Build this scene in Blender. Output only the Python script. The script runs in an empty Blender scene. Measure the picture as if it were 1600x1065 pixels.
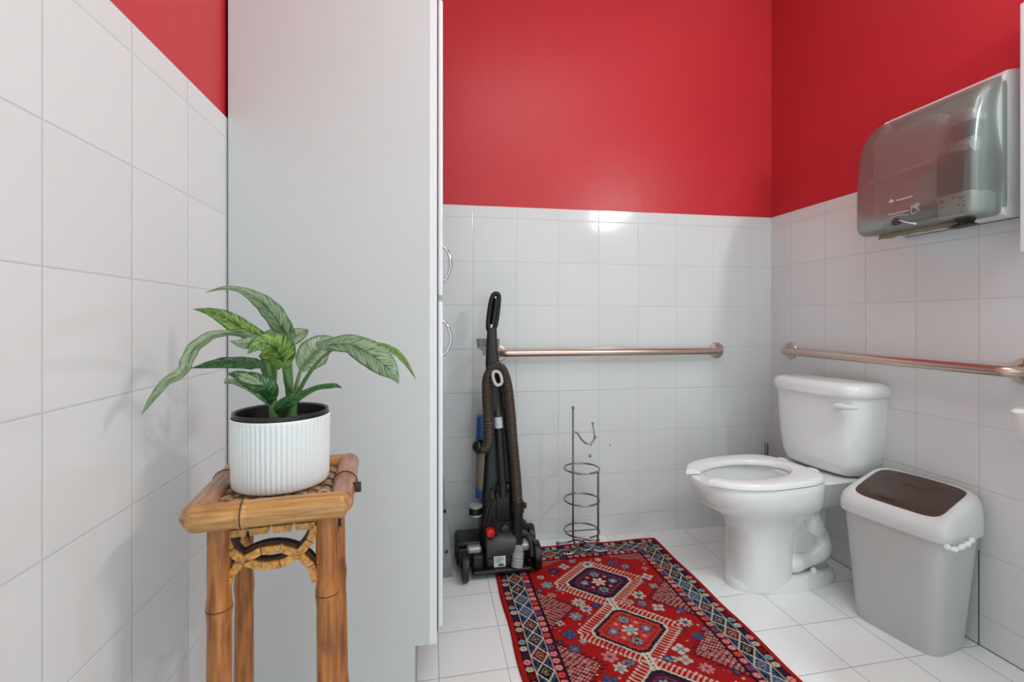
import bpy, bmesh, math, random
import numpy as np
from mathutils import Vector, Matrix, noise

random.seed(7)
sc = bpy.context.scene
COL = sc.collection
PI = math.pi
T = 0.2032                      # tile pitch

# ------------------------------------------------------------------ camera
CF, CYAW, CPY = 749.29, 0.1715, 500.63
CAM = Vector((-0.2006, -2.2156, 1.043))
cam_d = bpy.data.cameras.new('camera')
cam = bpy.data.objects.new('camera', cam_d)
COL.objects.link(cam)
cam.location = CAM
cam.rotation_euler = (PI / 2, 0, -CYAW)
cam_d.sensor_width = 36
cam_d.lens = 36 * CF / 1600
cam_d.shift_y = -(532.5 - CPY) / 1600
cam_d.clip_start = 0.02
sc.camera = cam

def at(x, y, Y):
    """point of the place seen at pixel x,y whose depth coordinate is Y"""
    a = (x - 800) / CF; b = (CPY - y) / CF
    d = Vector((math.sin(CYAW) + a * math.cos(CYAW), math.cos(CYAW) - a * math.sin(CYAW), b))
    return CAM + d * ((Y - CAM.y) / d.y)

def atx(x, y, X):
    a = (x - 800) / CF; b = (CPY - y) / CF
    d = Vector((math.sin(CYAW) + a * math.cos(CYAW), math.cos(CYAW) - a * math.sin(CYAW), b))
    return CAM + d * ((X - CAM.x) / d.x)

# ------------------------------------------------------------------ world, lights, exposure
w = bpy.data.worlds.new('world'); sc.world = w; w.use_nodes = True
w.node_tree.nodes['Background'].inputs[0].default_value = (0.82, 1.0, 0.995, 1)
w.node_tree.nodes['Background'].inputs[1].default_value = 1.12
sc.view_settings.view_transform = 'Standard'
sc.view_settings.look = 'None'
sc.view_settings.gamma = 1
sc.view_settings.exposure = 0.22
sc.view_settings.use_curve_mapping = False

def area(name, loc, target, size, sy, power, col=(1, 1, 1)):
    l = bpy.data.lights.new(name, 'AREA'); l.shape = 'RECTANGLE'; l.size = size; l.size_y = sy
    l.energy = power; l.color = col
    o = bpy.data.objects.new(name, l); COL.objects.link(o); o.location = loc
    o.rotation_euler = (Vector(target) - Vector(loc)).to_track_quat('-Z', 'Y').to_euler()
    return o
area('ceiling_fill', (0.5, -1.7, 2.80), (0.5, -1.6, 0), 0.9, 0.9, 10.0, (0.84, 1.0, 0.995))  # unseen soft fill added under the ceiling to lift walls and floor
LAMP_POS = [(1.43, -1.84, 2.02), (1.43, -2.10, 2.02)]

# ------------------------------------------------------------------ names
def tag(o, label=None, cat=None, group=None, kind=None):
    if label: o['label'] = label
    if cat: o['category'] = cat
    if group: o['group'] = group
    if kind: o['kind'] = kind
    return o

def thing(name, label, cat, loc=(0, 0, 0), rz=0.0, group=None):
    o = bpy.data.objects.new(name, None); COL.objects.link(o)
    o.empty_display_size = 0.05
    o.location = loc; o.rotation_euler = (0, 0, rz)
    return tag(o, label, cat, group)

def obj(name, bm, m, parent=None, smooth=40, world=False, mods=None):
    """link a bmesh as one object; world=True: coordinates are world ones and get moved to the parent's frame"""
    me = bpy.data.meshes.new(name)
    bmesh.ops.recalc_face_normals(bm, faces=bm.faces)
    if world and parent is not None:
        mw = Matrix.Identity(4); p = parent
        while p is not None:
            mw = Matrix.Translation(p.location) @ Matrix.Rotation(p.rotation_euler.z, 4, 'Z') @ mw
            p = p.parent
        bmesh.ops.transform(bm, matrix=mw.inverted(), verts=bm.verts)
    bm.to_mesh(me); bm.free()
    if smooth:
        for p in me.polygons: p.use_smooth = True
        me.set_sharp_from_angle(angle=math.radians(smooth))
    ms = m if isinstance(m, (list, tuple)) else [m]
    for k in ms: me.materials.append(k)
    o = bpy.data.objects.new(name, me); COL.objects.link(o)
    if parent is not None: o.parent = parent
    return o

# ------------------------------------------------------------------ mesh helpers
def box(bm, x0, x1, y0, y1, z0, z1, bev=0.0, seg=3, mi=0, rot=None):
    r = bmesh.ops.create_cube(bm, size=1.0)
    vs = r['verts']
    c = Vector(((x0 + x1) / 2, (y0 + y1) / 2, (z0 + z1) / 2))
    for v in vs:
        v.co = Vector((v.co.x * abs(x1 - x0), v.co.y * abs(y1 - y0), v.co.z * abs(z1 - z0)))
        if rot: v.co = rot @ v.co
        v.co += c
    fs = set(f for v in vs for f in v.link_faces)
    for f in fs: f.material_index = mi
    if bev > 0:
        es = list(set(e for v in vs for e in v.link_edges))
        r2 = bmesh.ops.bevel(bm, geom=es, offset=bev, segments=seg, profile=0.5, affect='EDGES')
        for f in r2['faces']: f.material_index = mi
    return bm

def loft(bm, rings, cap0=True, cap1=True, closed=True, mi=0):
    vr = [[bm.verts.new(p) for p in r] for r in rings]
    n = len(rings[0])
    for a, b in zip(vr, vr[1:]):
        for i in range(n if closed else n - 1):
            j = (i + 1) % n
            f = bm.faces.new((a[i], a[j], b[j], b[i])); f.material_index = mi
    if cap0: f = bm.faces.new(list(reversed(vr[0]))); f.material_index = mi
    if cap1: f = bm.faces.new(vr[-1]); f.material_index = mi
    return vr

def spline(pts, n=8, closed=False):
    P = [Vector(p) for p in pts]
    if closed: P = [P[-1]] + P + [P[0], P[1]]
    else: P = [P[0] * 2 - P[1]] + P + [P[-1] * 2 - P[-2]]
    out = []
    for i in range(1, len(P) - 2):
        for k in range(n):
            t = k / n
            a, b, c, d = P[i - 1], P[i], P[i + 1], P[i + 2]
            out.append(0.5 * ((2 * b) + (c - a) * t + (2 * a - 5 * b + 4 * c - d) * t * t + (3 * b - a - 3 * c + d) * t ** 3))
    if not closed: out.append(P[-2].copy())
    return out

def frames(P, closed=False):
    n = len(P); out = []
    prev = None
    for i in range(n):
        if closed: t = (P[(i + 1) % n] - P[i - 1])
        else: t = P[min(i + 1, n - 1)] - P[max(i - 1, 0)]
        t.normalize()
        if prev is None:
            u = Vector((0, 0, 1)).cross(t)
            if u.length < 0.2: u = Vector((1, 0, 0)).cross(t)
        else:
            u = prev - t * prev.dot(t)
        u.normalize(); prev = u
        out.append((t, u, t.cross(u)))
    return out

def tube(bm, P, r, seg=12, closed=False, caps=True, mi=0, sx=1.0):
    """P already sampled; r number or list or function of index"""
    P = [Vector(p) for p in P]
    F = frames(P, closed)
    rings = []
    for i, (p, (t, u, v)) in enumerate(zip(P, F)):
        rr = r(i) if callable(r) else (r[i] if isinstance(r, (list, tuple)) else r)
        rings.append([p + (u * math.cos(2 * PI * k / seg) * rr * sx + v * math.sin(2 * PI * k / seg) * rr) for k in range(seg)])
    if closed: rings.append(rings[0])
    vr = loft(bm, rings, caps and not closed, caps and not closed, mi=mi)
    if closed: bmesh.ops.remove_doubles(bm, verts=vr[0] + vr[-1], dist=1e-6)
    return bm

def cyl(bm, a, b, r, r2=None, seg=20, bev=0.0, mi=0):
    a, b = Vector(a), Vector(b)
    r2 = r if r2 is None else r2
    if bev:
        d = (b - a).normalized()
        P = [a, a + d * bev * .3, a + d * bev, b - d * bev, b - d * bev * .3, b]
        R = [r - bev, r - bev * .3, r, r2, r2 - bev * .3, r2 - bev]
    else: P = [a, b]; R = [r, r2]
    return tube(bm, P, R, seg, mi=mi)

def ball(bm, c, r, seg=14, sz=(1, 1, 1), mi=0):
    m = Matrix.Translation(c) @ Matrix.Diagonal((r * sz[0], r * sz[1], r * sz[2], 1))
    rr = bmesh.ops.create_uvsphere(bm, u_segments=seg, v_segments=max(6, seg // 2 + 1), radius=1, matrix=m)
    for v in rr['verts']:
        for f in v.link_faces: f.material_index = mi
    return bm

def lathe(bm, prof, c=(0, 0, 0), seg=48, mi=0):
    rings = [[Vector((c[0] + r * math.cos(2 * PI * k / seg), c[1] + r * math.sin(2 * PI * k / seg), c[2] + z)) for k in range(seg)] for r, z in prof]
    return loft(bm, rings, True, True, mi=mi)

def prism(bm, poly, axis, d0, d1, bev=0.0, seg=2, mi=0):
    """poly: 2D outline; axis 'x','y','z' is the extrusion direction"""
    def mk(p, d):
        if axis == 'x': return Vector((d, p[0], p[1]))
        if axis == 'y': return Vector((p[0], d, p[1]))
        return Vector((p[0], p[1], d))
    a = [bm.verts.new(mk(p, d0)) for p in poly]
    b = [bm.verts.new(mk(p, d1)) for p in poly]
    fs = [bm.faces.new(a), bm.faces.new(list(reversed(b)))]
    n = len(poly)
    for i in range(n):
        j = (i + 1) % n
        fs.append(bm.faces.new((a[j], a[i], b[i], b[j])))
    for f in fs: f.material_index = mi
    if bev:
        es = [e for e in set(fs[0].edges) | set(fs[1].edges)]
        r = bmesh.ops.bevel(bm, geom=es, offset=bev, segments=seg, profile=0.5, affect='EDGES')
        for f in r['faces']: f.material_index = mi
    return bm

def srect(cx, cy, hx, hy, z, e=4.0, n=40):
    """superellipse ring"""
    out = []
    for k in range(n):
        t = 2 * PI * k / n; c, s = math.cos(t), math.sin(t)
        out.append(Vector((cx + hx * math.copysign(abs(c) ** (2 / e), c), cy + hy * math.copysign(abs(s) ** (2 / e), s), z)))
    return out

# ------------------------------------------------------------------ materials
def s2l(c):
    return tuple(((v / 255) / 12.92 if v <= 10.3 else ((v / 255 + 0.055) / 1.055) ** 2.4) for v in c)

def newmat(name):
    m = bpy.data.materials.new(name); m.use_nodes = True
    nt = m.node_tree
    return m, nt, nt.nodes['Principled BSDF']

def N(nt, typ, **kw):
    n = nt.nodes.new(typ)
    for k, v in kw.items():
        if k.startswith('i_'):
            n.inputs[int(k[2:])].default_value = v
        else: setattr(n, k, v)
    return n

def math_n(nt, op, a, b=None, c=None):
    n = nt.nodes.new('ShaderNodeMath'); n.operation = op
    for i, v in enumerate((a, b, c)):
        if v is None: continue
        if isinstance(v, (int, float)): n.inputs[i].default_value = v
        else: nt.links.new(v, n.inputs[i])
    return n.outputs[0]

def mix_n(nt, f, a, b):
    n = nt.nodes.new('ShaderNodeMix'); n.data_type = 'RGBA'
    for i, v in ((0, f), (6, a), (7, b)):
        if isinstance(v, (int, float)): n.inputs[i].default_value = v
        elif isinstance(v, tuple): n.inputs[i].default_value = (*v[:3], 1)
        else: nt.links.new(v, n.inputs[i])
    return n.outputs[2]

def simple(name, col, rough=0.5, metal=0.0, var=0.06, scale=18.0, bump=0.0, bscale=60.0, coat=0.0, spec=0.5, aniso=0, stretch=None, trans=0, alpha=1):
    m, nt, b = newmat(name)
    c = s2l(col)
    tc = N(nt, 'ShaderNodeTexCoord')
    src = tc.outputs['Object']
    if stretch:
        mp = N(nt, 'ShaderNodeMapping'); mp.inputs['Scale'].default_value = stretch
        nt.links.new(src, mp.inputs[0]); src = mp.outputs[0]
    nz = N(nt, 'ShaderNodeTexNoise'); nz.inputs['Scale'].default_value = scale; nz.inputs['Detail'].default_value = 4
    nt.links.new(src, nz.inputs['Vector'])
    lo = tuple(max(0, v * (1 - var)) for v in c); hi = tuple(min(1, v * (1 + var)) for v in c)
    nt.links.new(mix_n(nt, nz.outputs['Fac'], lo, hi), b.inputs['Base Color'])
    r = math_n(nt, 'MULTIPLY_ADD', nz.outputs['Fac'], 0.12 * rough, rough * 0.94)
    nt.links.new(r, b.inputs['Roughness'])
    b.inputs['Metallic'].default_value = metal
    b.inputs['Coat Weight'].default_value = coat
    b.inputs['Specular IOR Level'].default_value = spec
    b.inputs['Transmission Weight'].default_value = trans
    b.inputs['Alpha'].default_value = alpha
    if bump:
        n2 = N(nt, 'ShaderNodeTexNoise'); n2.inputs['Scale'].default_value = bscale; n2.inputs['Detail'].default_value = 3
        nt.links.new(src, n2.inputs['Vector'])
        bp = N(nt, 'ShaderNodeBump'); bp.inputs['Strength'].default_value = 1; bp.inputs['Distance'].default_value = bump
        nt.links.new(n2.outputs['Fac'], bp.inputs['Height']); nt.links.new(bp.outputs[0], b.inputs['Normal'])
    return m

def tile_mat(name, axu, u0, axv, v0, tile, grout, gw, rough=0.12, skew=0.0, pu=T, pv=T, tilt=0.0011):
    m, nt, b = newmat(name)
    tc = N(nt, 'ShaderNodeTexCoord'); sp = N(nt, 'ShaderNodeSeparateXYZ')
    nt.links.new(tc.outputs['Object'], sp.inputs[0])
    U = sp.outputs['XYZ'.index(axu)]; V = sp.outputs['XYZ'.index(axv)]
    if skew: V = math_n(nt, 'SUBTRACT', V, math_n(nt, 'MULTIPLY', math_n(nt, 'SUBTRACT', U, u0), skew))
    def cell(c, c0, p):
        q = math_n(nt, 'DIVIDE', math_n(nt, 'SUBTRACT', c, c0), p)
        fr = math_n(nt, 'FRACT', q); fl = math_n(nt, 'FLOOR', q)
        d = math_n(nt, 'MULTIPLY', math_n(nt, 'MINIMUM', fr, math_n(nt, 'SUBTRACT', 1.0, fr)), p)
        return fr, fl, d
    fu, iu, du = cell(U, u0, pu); fv, iv, dv = cell(V, v0, pv)
    d = math_n(nt, 'MINIMUM', du, dv)
    def sstep(x, a, c):
        n = N(nt, 'ShaderNodeMapRange'); n.interpolation_type = 'SMOOTHSTEP'
        nt.links.new(x, n.inputs[0]); n.inputs[1].default_value = a; n.inputs[2].default_value = c
        return n.outputs[0]
    mask = sstep(d, gw * 0.5, gw)
    cb = N(nt, 'ShaderNodeCombineXYZ'); nt.links.new(iu, cb.inputs[0]); nt.links.new(iv, cb.inputs[1])
    wn = N(nt, 'ShaderNodeTexWhiteNoise'); wn.noise_dimensions = '3D'; nt.links.new(cb.outputs[0], wn.inputs[0])
    sc3 = N(nt, 'ShaderNodeSeparateColor'); nt.links.new(wn.outputs['Color'], sc3.inputs[0])
    t = s2l(tile); g = s2l(grout)
    nz = N(nt, 'ShaderNodeTexNoise'); nz.inputs['Scale'].default_value = 2.3; nz.inputs['Detail'].default_value = 3
    nt.links.new(tc.outputs['Object'], nz.inputs['Vector'])
    tv = math_n(nt, 'MULTIPLY_ADD', sc3.outputs[2], 0.6, math_n(nt, 'MULTIPLY', nz.outputs['Fac'], 0.4))
    tcol = mix_n(nt, tv, tuple(v * 0.965 for v in t), tuple(min(1, v * 1.02) for v in t))
    nt.links.new(mix_n(nt, mask, g, tcol), b.inputs['Base Color'])
    nt.links.new(math_n(nt, 'MULTIPLY_ADD', mask, rough - 0.6, 0.6), b.inputs['Roughness'])
    h1 = math_n(nt, 'MULTIPLY', sstep(d, gw * 0.4, gw + 0.0020), 0.0006)
    h2 = math_n(nt, 'MULTIPLY', math_n(nt, 'MULTIPLY', math_n(nt, 'SUBTRACT', sc3.outputs[0], 0.5), fu), tilt)
    h3 = math_n(nt, 'MULTIPLY', math_n(nt, 'MULTIPLY', math_n(nt, 'SUBTRACT', sc3.outputs[1], 0.5), fv), tilt)
    n2 = N(nt, 'ShaderNodeTexNoise'); n2.inputs['Scale'].default_value = 9; n2.inputs['Detail'].default_value = 2
    nt.links.new(tc.outputs['Object'], n2.inputs['Vector'])
    h = math_n(nt, 'ADD', math_n(nt, 'ADD', h1, h2), math_n(nt, 'ADD', h3, math_n(nt, 'MULTIPLY', n2.outputs['Fac'], 0.0006)))
    bp = N(nt, 'ShaderNodeBump'); bp.inputs['Strength'].default_value = 1; bp.inputs['Distance'].default_value = 1
    nt.links.new(h, bp.inputs['Height']); nt.links.new(bp.outputs[0], b.inputs['Normal'])
    b.inputs['Specular IOR Level'].default_value = 0.5
    return m

TILE_C = (222, 222, 223); GROUT_W = (196, 196, 197)
M = {}
M['tile_back'] = tile_mat('tile_back', 'X', 0.0, 'Z', 0.48 * T, TILE_C, (197, 197, 198), 0.0012)
M['tile_right'] = tile_mat('tile_right', 'Y', -0.677 * T, 'Z', 0.48 * T, TILE_C, (197, 197, 198), 0.0012)
M['tile_left'] = tile_mat('tile_left', 'Y', -7.1418 * T, 'Z', 0.50 * T, TILE_C, (197, 197, 198), 0.0012)
M['tile_floor'] = tile_mat('tile_floor', 'X', 0.160 * T, 'Y', -1.909 * T, (246, 246, 246), (158, 156, 153), 0.0013, rough=0.2, skew=0.030, pu=T * 1.005, tilt=0.0004)
M['red_paint'] = simple('red_paint', (198, 49, 57), 0.36, var=0.04, scale=3.0, bump=0.0016, bscale=14.0, spec=0.32)
M['ceiling_paint'] = simple('ceiling_paint', (235, 235, 232), 0.9, var=0.02)
M['cab_white'] = simple('cab_white', (204, 205, 206), 0.42, var=0.015, scale=5)
M['cab_door'] = simple('cab_door', (234, 234, 238), 0.25, var=0.01, scale=5)
M['shadow_gap'] = simple('shadow_gap', (35, 34, 36), 0.8)
M['chrome'] = simple('chrome', (205, 207, 210), 0.12, metal=1.0, var=0.03)
M['wire_chrome'] = simple('wire_chrome', (150, 150, 152), 0.22, metal=1.0, var=0.05)
M['brushed'] = simple('brushed', (206, 184, 172), 0.30, metal=1.0, var=0.05, scale=30, stretch=(1, 1, 30))
M['porcelain'] = simple('porcelain', (236, 236, 236), 0.07, var=0.01, coat=0.3)
M['seat_plastic'] = simple('seat_plastic', (245, 245, 245), 0.2, var=0.01)
M['water'] = simple('water', (200, 205, 208), 0.03)
M['speckle'] = simple('speckle', (150, 150, 152), 0.9, var=0.45, scale=160, bump=0.002, bscale=200)
M['bin_body'] = simple('bin_body', (192, 192, 191), 0.42, var=0.02, bump=0.0003, bscale=300)
M['bin_lid'] = simple('bin_lid', (214, 214, 214), 0.35, var=0.02)
M['bin_flap'] = simple('bin_flap', (72, 56, 50), 0.33, var=0.25, scale=9)
M['bag'] = simple('bag', (240, 240, 240), 0.35, var=0.03)
M['black'] = simple('black', (13, 11, 11), 0.36, var=0.15)
M['black_matte'] = simple('black_matte', (34, 32, 31), 0.55, var=0.15)
M['vac_dark'] = simple('vac_dark', (26, 22, 20), 0.45, var=0.1)
M['vac_grey'] = simple('vac_grey', (54, 51, 50), 0.42, var=0.1)
M['vac_brown'] = simple('vac_brown', (68, 54, 45), 0.42, var=0.12)
M['vac_silver'] = simple('vac_silver', (170, 168, 170), 0.3, var=0.05, metal=0.4)
M['vac_blue'] = simple('vac_blue', (28, 84, 148), 0.3, var=0.1)
M['vac_red'] = simple('vac_red', (215, 28, 28), 0.25, var=0.05)
M['vac_clear'] = simple('vac_clear', (140, 130, 118), 0.15, var=0.25, scale=30, alpha=0.75)
M['smoke_clear'] = simple('smoke_clear', (120, 116, 112), 0.08, var=0.05, alpha=0.35)
M['vac_cuff'] = simple('vac_cuff', (200, 200, 200), 0.4, var=0.05)
M['label_white'] = simple('label_white', (226, 226, 226), 0.5, var=0.02)
M['ink'] = simple('ink', (60, 60, 60), 0.6)
M['bristle'] = simple('bristle', (205, 210, 190), 0.8, var=0.2, scale=300)
M['cuff_ribbed'] = simple('cuff_ribbed', (168, 166, 166), 0.45, var=0.06)
M['pot_white'] = simple('pot_white', (232, 234, 236), 0.5, var=0.015)
M['pot_black'] = simple('pot_black', (30, 27, 26), 0.35, var=0.15)
M['soil'] = simple('soil', (30, 22, 18), 0.95, var=0.7, scale=90, bump=0.004, bscale=120)
M['stem'] = simple('stem', (86, 122, 62), 0.4, var=0.35, scale=40)
M['housing'] = simple('housing', (226, 227, 228), 0.3, var=0.02)
M['disp_grey'] = simple('disp_grey', (225, 228, 222), 0.4, var=0.06)
M['disp_blue'] = simple('disp_blue', (72, 82, 98), 0.35, var=0.1)
M['disp_inner'] = simple('disp_inner', (228, 228, 222), 0.45, var=0.04)
M['paper'] = simple('paper', (196, 182, 162), 0.9, var=0.08, scale=40, bump=0.0008, bscale=90)
M['led'] = simple('led', (220, 60, 50), 0.3)
M['lamp_metal'] = simple('lamp_metal', (200, 200, 200), 0.2, metal=1)
M['cap_white'] = simple('cap_white', (235, 235, 235), 0.3)

def smoke_mat():
    m, nt, b = newmat('smoke_cover')
    out = nt.nodes['Material Output']
    tr = N(nt, 'ShaderNodeBsdfTransparent'); tr.inputs[0].default_value = (0.85, 0.855, 0.84, 1)
    gl = N(nt, 'ShaderNodeBsdfGlossy'); gl.inputs['Color'].default_value = (0.9, 0.92, 0.92, 1); gl.inputs['Roughness'].default_value = 0.2
    df = N(nt, 'ShaderNodeBsdfDiffuse'); df.inputs['Color'].default_value = (*s2l((158, 161, 156)), 1)
    nz = N(nt, 'ShaderNodeTexNoise'); nz.inputs['Scale'].default_value = 5
    m1 = N(nt, 'ShaderNodeMixShader'); nt.links.new(math_n(nt, 'MULTIPLY_ADD', nz.outputs['Fac'], 0.06, 0.17), m1.inputs[0])
    nt.links.new(tr.outputs[0], m1.inputs[1]); nt.links.new(df.outputs[0], m1.inputs[2])
    fr = N(nt, 'ShaderNodeFresnel'); fr.inputs[0].default_value = 1.5
    m2 = N(nt, 'ShaderNodeMixShader')
    nt.links.new(math_n(nt, 'MULTIPLY_ADD', fr.outputs[0], 0.6, 0.03), m2.inputs[0])
    nt.links.new(m1.outputs[0], m2.inputs[1]); nt.links.new(gl.outputs[0], m2.inputs[2])
    nt.links.new(m2.outputs[0], out.inputs[0]); nt.nodes.remove(b)
    return m
M['smoke'] = smoke_mat()

def bamboo_mat(name, ca, cb, cc, axis):
    m, nt, b = newmat(name)
    tc = N(nt, 'ShaderNodeTexCoord')
    mp = N(nt, 'ShaderNodeMapping')
    s = [60, 60, 60]; s['xyz'.index(axis)] = 5; mp.inputs['Scale'].default_value = s
    nt.links.new(tc.outputs['Object'], mp.inputs[0])
    n1 = N(nt, 'ShaderNodeTexNoise'); n1.inputs['Scale'].default_value = 2.0; n1.inputs['Detail'].default_value = 6; nt.links.new(mp.outputs[0], n1.inputs['Vector'])
    n2 = N(nt, 'ShaderNodeTexNoise'); n2.inputs['Scale'].default_value = 14; n2.inputs['Detail'].default_value = 5; nt.links.new(tc.outputs['Object'], n2.inputs['Vector'])
    r = N(nt, 'ShaderNodeValToRGB'); nt.links.new(n1.outputs['Fac'], r.inputs[0])
    r.color_ramp.elements[0].position = 0.32; r.color_ramp.elements[0].color = (*s2l(ca), 1)
    r.color_ramp.elements[1].position = 0.66; r.color_ramp.elements[1].color = (*s2l(cb), 1)
    sp = N(nt, 'ShaderNodeMapRange'); nt.links.new(n2.outputs['Fac'], sp.inputs[0]); sp.inputs[1].default_value = 0.58; sp.inputs[2].default_value = 0.72
    nt.links.new(mix_n(nt, math_n(nt, 'MULTIPLY', sp.outputs[0], 0.6), r.outputs[0], s2l(cc)), b.inputs['Base Color'])
    b.inputs['Roughness'].default_value = 0.3; b.inputs['Coat Weight'].default_value = 0.25; b.inputs['Coat Roughness'].default_value = 0.15
    bp = N(nt, 'ShaderNodeBump'); bp.inputs['Strength'].default_value = 0.6; bp.inputs['Distance'].default_value = 0.0008
    nt.links.new(n1.outputs['Fac'], bp.inputs['Height']); nt.links.new(bp.outputs[0], b.inputs['Normal'])
    return m
M['bamboo_z'] = bamboo_mat('bamboo_z', (128, 66, 18), (186, 116, 46), (92, 40, 12), 'z')
M['bamboo_x'] = bamboo_mat('bamboo_x', (150, 98, 44), (202, 150, 88), (112, 64, 28), 'x')
M['bamboo_y'] = bamboo_mat('bamboo_y', (142, 92, 62), (192, 140, 100), (108, 62, 34), 'y')
M['bamboo_seg'] = bamboo_mat('bamboo_seg', (150, 92, 30), (218, 156, 70), (92, 46, 16), 'y')
M['weave'] = bamboo_mat('weave', (110, 74, 46), (186, 142, 100), (60, 36, 22), 'x')
M['bamboo_dark'] = simple('bamboo_dark', (52, 30, 20), 0.6, var=0.3)

def leaf_mat(name, dark, light, pale, amount):
    m, nt, b = newmat(name)
    uv = N(nt, 'ShaderNodeUVMap'); uv.uv_map = 'UVMap'
    sp = N(nt, 'ShaderNodeSeparateXYZ'); nt.links.new(uv.outputs[0], sp.inputs[0])
    au = math_n(nt, 'ABSOLUTE', math_n(nt, 'MULTIPLY_ADD', sp.outputs[0], 2.0, -1.0))
    # side veins sweep towards the tip
    vv = math_n(nt, 'SUBTRACT', sp.outputs[1], math_n(nt, 'MULTIPLY', au, 0.13))
    cb = N(nt, 'ShaderNodeCombineXYZ')
    nt.links.new(math_n(nt, 'MULTIPLY', sp.outputs[0], 3.0), cb.inputs[0]); nt.links.new(math_n(nt, 'MULTIPLY', vv, 34.0), cb.inputs[1])
    nz = N(nt, 'ShaderNodeTexNoise'); nz.inputs['Scale'].default_value = 1.0; nz.inputs['Detail'].default_value = 5; nt.links.new(cb.outputs[0], nz.inputs['Vector'])
    rp = N(nt, 'ShaderNodeValToRGB'); nt.links.new(nz.outputs['Fac'], rp.inputs[0])
    e = rp.color_ramp.elements; e[0].position = 0.38 - amount * 0.08; e[0].color = (*s2l(dark), 1); e[1].position = 0.62 - amount * 0.08; e[1].color = (*s2l(pale), 1)
    k = e.new(0.50 - amount * 0.08); k.color = (*s2l(light), 1)
    # green margin and midrib
    mg = N(nt, 'ShaderNodeMapRange'); nt.links.new(au, mg.inputs[0]); mg.inputs[1].default_value = 0.78; mg.inputs[2].default_value = 1.0
    c1 = mix_n(nt, math_n(nt, 'MULTIPLY', mg.outputs[0], 0.75), rp.outputs[0], s2l(dark))
    mr = N(nt, 'ShaderNodeMapRange'); nt.links.new(au, mr.inputs[0]); mr.inputs[1].default_value = 0.07; mr.inputs[2].default_value = 0.02
    c2 = mix_n(nt, math_n(nt, 'MULTIPLY', mr.outputs[0], 0.8), c1, s2l(tuple(int(v * 0.8) for v in dark)))
    nt.links.new(c2, b.inputs['Base Color'])
    b.inputs['Roughness'].default_value = 0.32
    b.inputs['Subsurface Weight'].default_value = 0.0
    wv = N(nt, 'ShaderNodeMath'); wv.operation = 'SINE'; nt.links.new(math_n(nt, 'MULTIPLY', vv, 150.0), wv.inputs[0])
    bp = N(nt, 'ShaderNodeBump'); bp.inputs['Strength'].default_value = 0.5; bp.inputs['Distance'].default_value = 0.0006
    nt.links.new(wv.outputs[0], bp.inputs['Height']); nt.links.new(bp.outputs[0], b.inputs['Normal'])
    return m
M['leaf_pale'] = leaf_mat('leaf_pale', (58, 94, 48), (112, 136, 98), (152, 168, 136), 0.8)
M['leaf_green'] = leaf_mat('leaf_green', (34, 78, 30), (92, 132, 52), (146, 172, 84), 0.2)
M['leaf_dark'] = leaf_mat('leaf_dark', (26, 74, 28), (48, 100, 42), (128, 158, 112), -0.6)

# ================================================================== THE SETTING
XL, XR = -3.578 * T, 7.60 * T
ZT = 7.75 * T                    # top of the wall tiles
YF = -3.1                        # the room is open behind the camera
CEIL = 2.85

def struct(name, bm, m, parent=None, smooth=0):
    o = obj(name, bm, m, parent, smooth=smooth)
    if parent is None: o['kind'] = 'structure'
    return o

bm = bmesh.new(); box(bm, XL - .1, XR + .1, YF, .1, -.1, 0); floor = struct('floor', bm, M['tile_floor'])
bm = bmesh.new(); box(bm, XL - .1, XR + .1, YF, .1, CEIL, CEIL + .1); struct('ceiling', bm, M['ceiling_paint'])
TP = 0.006                       # tile thickness proud of the painted wall
bm = bmesh.new(); box(bm, XL - .1, XR + .1, TP, .1, 0, CEIL); wb = struct('wall_back', bm, M['red_paint'])
bm = bmesh.new(); box(bm, XL, XR, 0, TP, 0, ZT, bev=0.0); struct('tile_wainscot', bm, M['tile_back'], wb)
bm = bmesh.new(); box(bm, XL - .1, XL - TP, YF, TP, 0, CEIL); wl = struct('wall_left', bm, M['red_paint'])
bm = bmesh.new(); box(bm, XL - TP, XL, YF, 0, 0, ZT + 0.004); struct('tile_wainscot', bm, M['tile_left'], wl)
bm = bmesh.new(); box(bm, XR + TP, XR + .1, YF, TP, 0, CEIL); wr = struct('wall_right', bm, M['red_paint'])
bm = bmesh.new(); box(bm, XR, XR + TP, YF, 0, 0, ZT); struct('tile_wainscot', bm, M['tile_right'], wr)
# dark open joint in the right wall and along its foot
bm = bmesh.new()
yj = -0.677 * T - 4 * T
box(bm, XR - .0006, XR + .001, yj - .0012, yj + .0012, 0, 1.5 * T)
box(bm, XR - .0008, XR + .001, -1.6, 0, 0, .0022)
obj('caulk_joint', bm, M['shadow_gap'], wr, smooth=0)
# two drill holes left in the back wall
for px_ in (923.5, 953):
    p = at(px_, 695, 0)
    bm = bmesh.new(); cyl(bm, (p.x, -.0012, p.z), (p.x, .001, p.z), .0034, seg=12)
    obj('drill_hole', bm, M['black_matte'], wb)

# ================================================================== CABINET
CY0 = -0.84; CY1 = -0.30
CX = -0.178
cab = thing('storage_cabinet', 'tall light grey storage cabinet between the left wall and the vacuum', 'cabinet', (XL, CY0, 0))
bm = bmesh.new()
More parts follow.
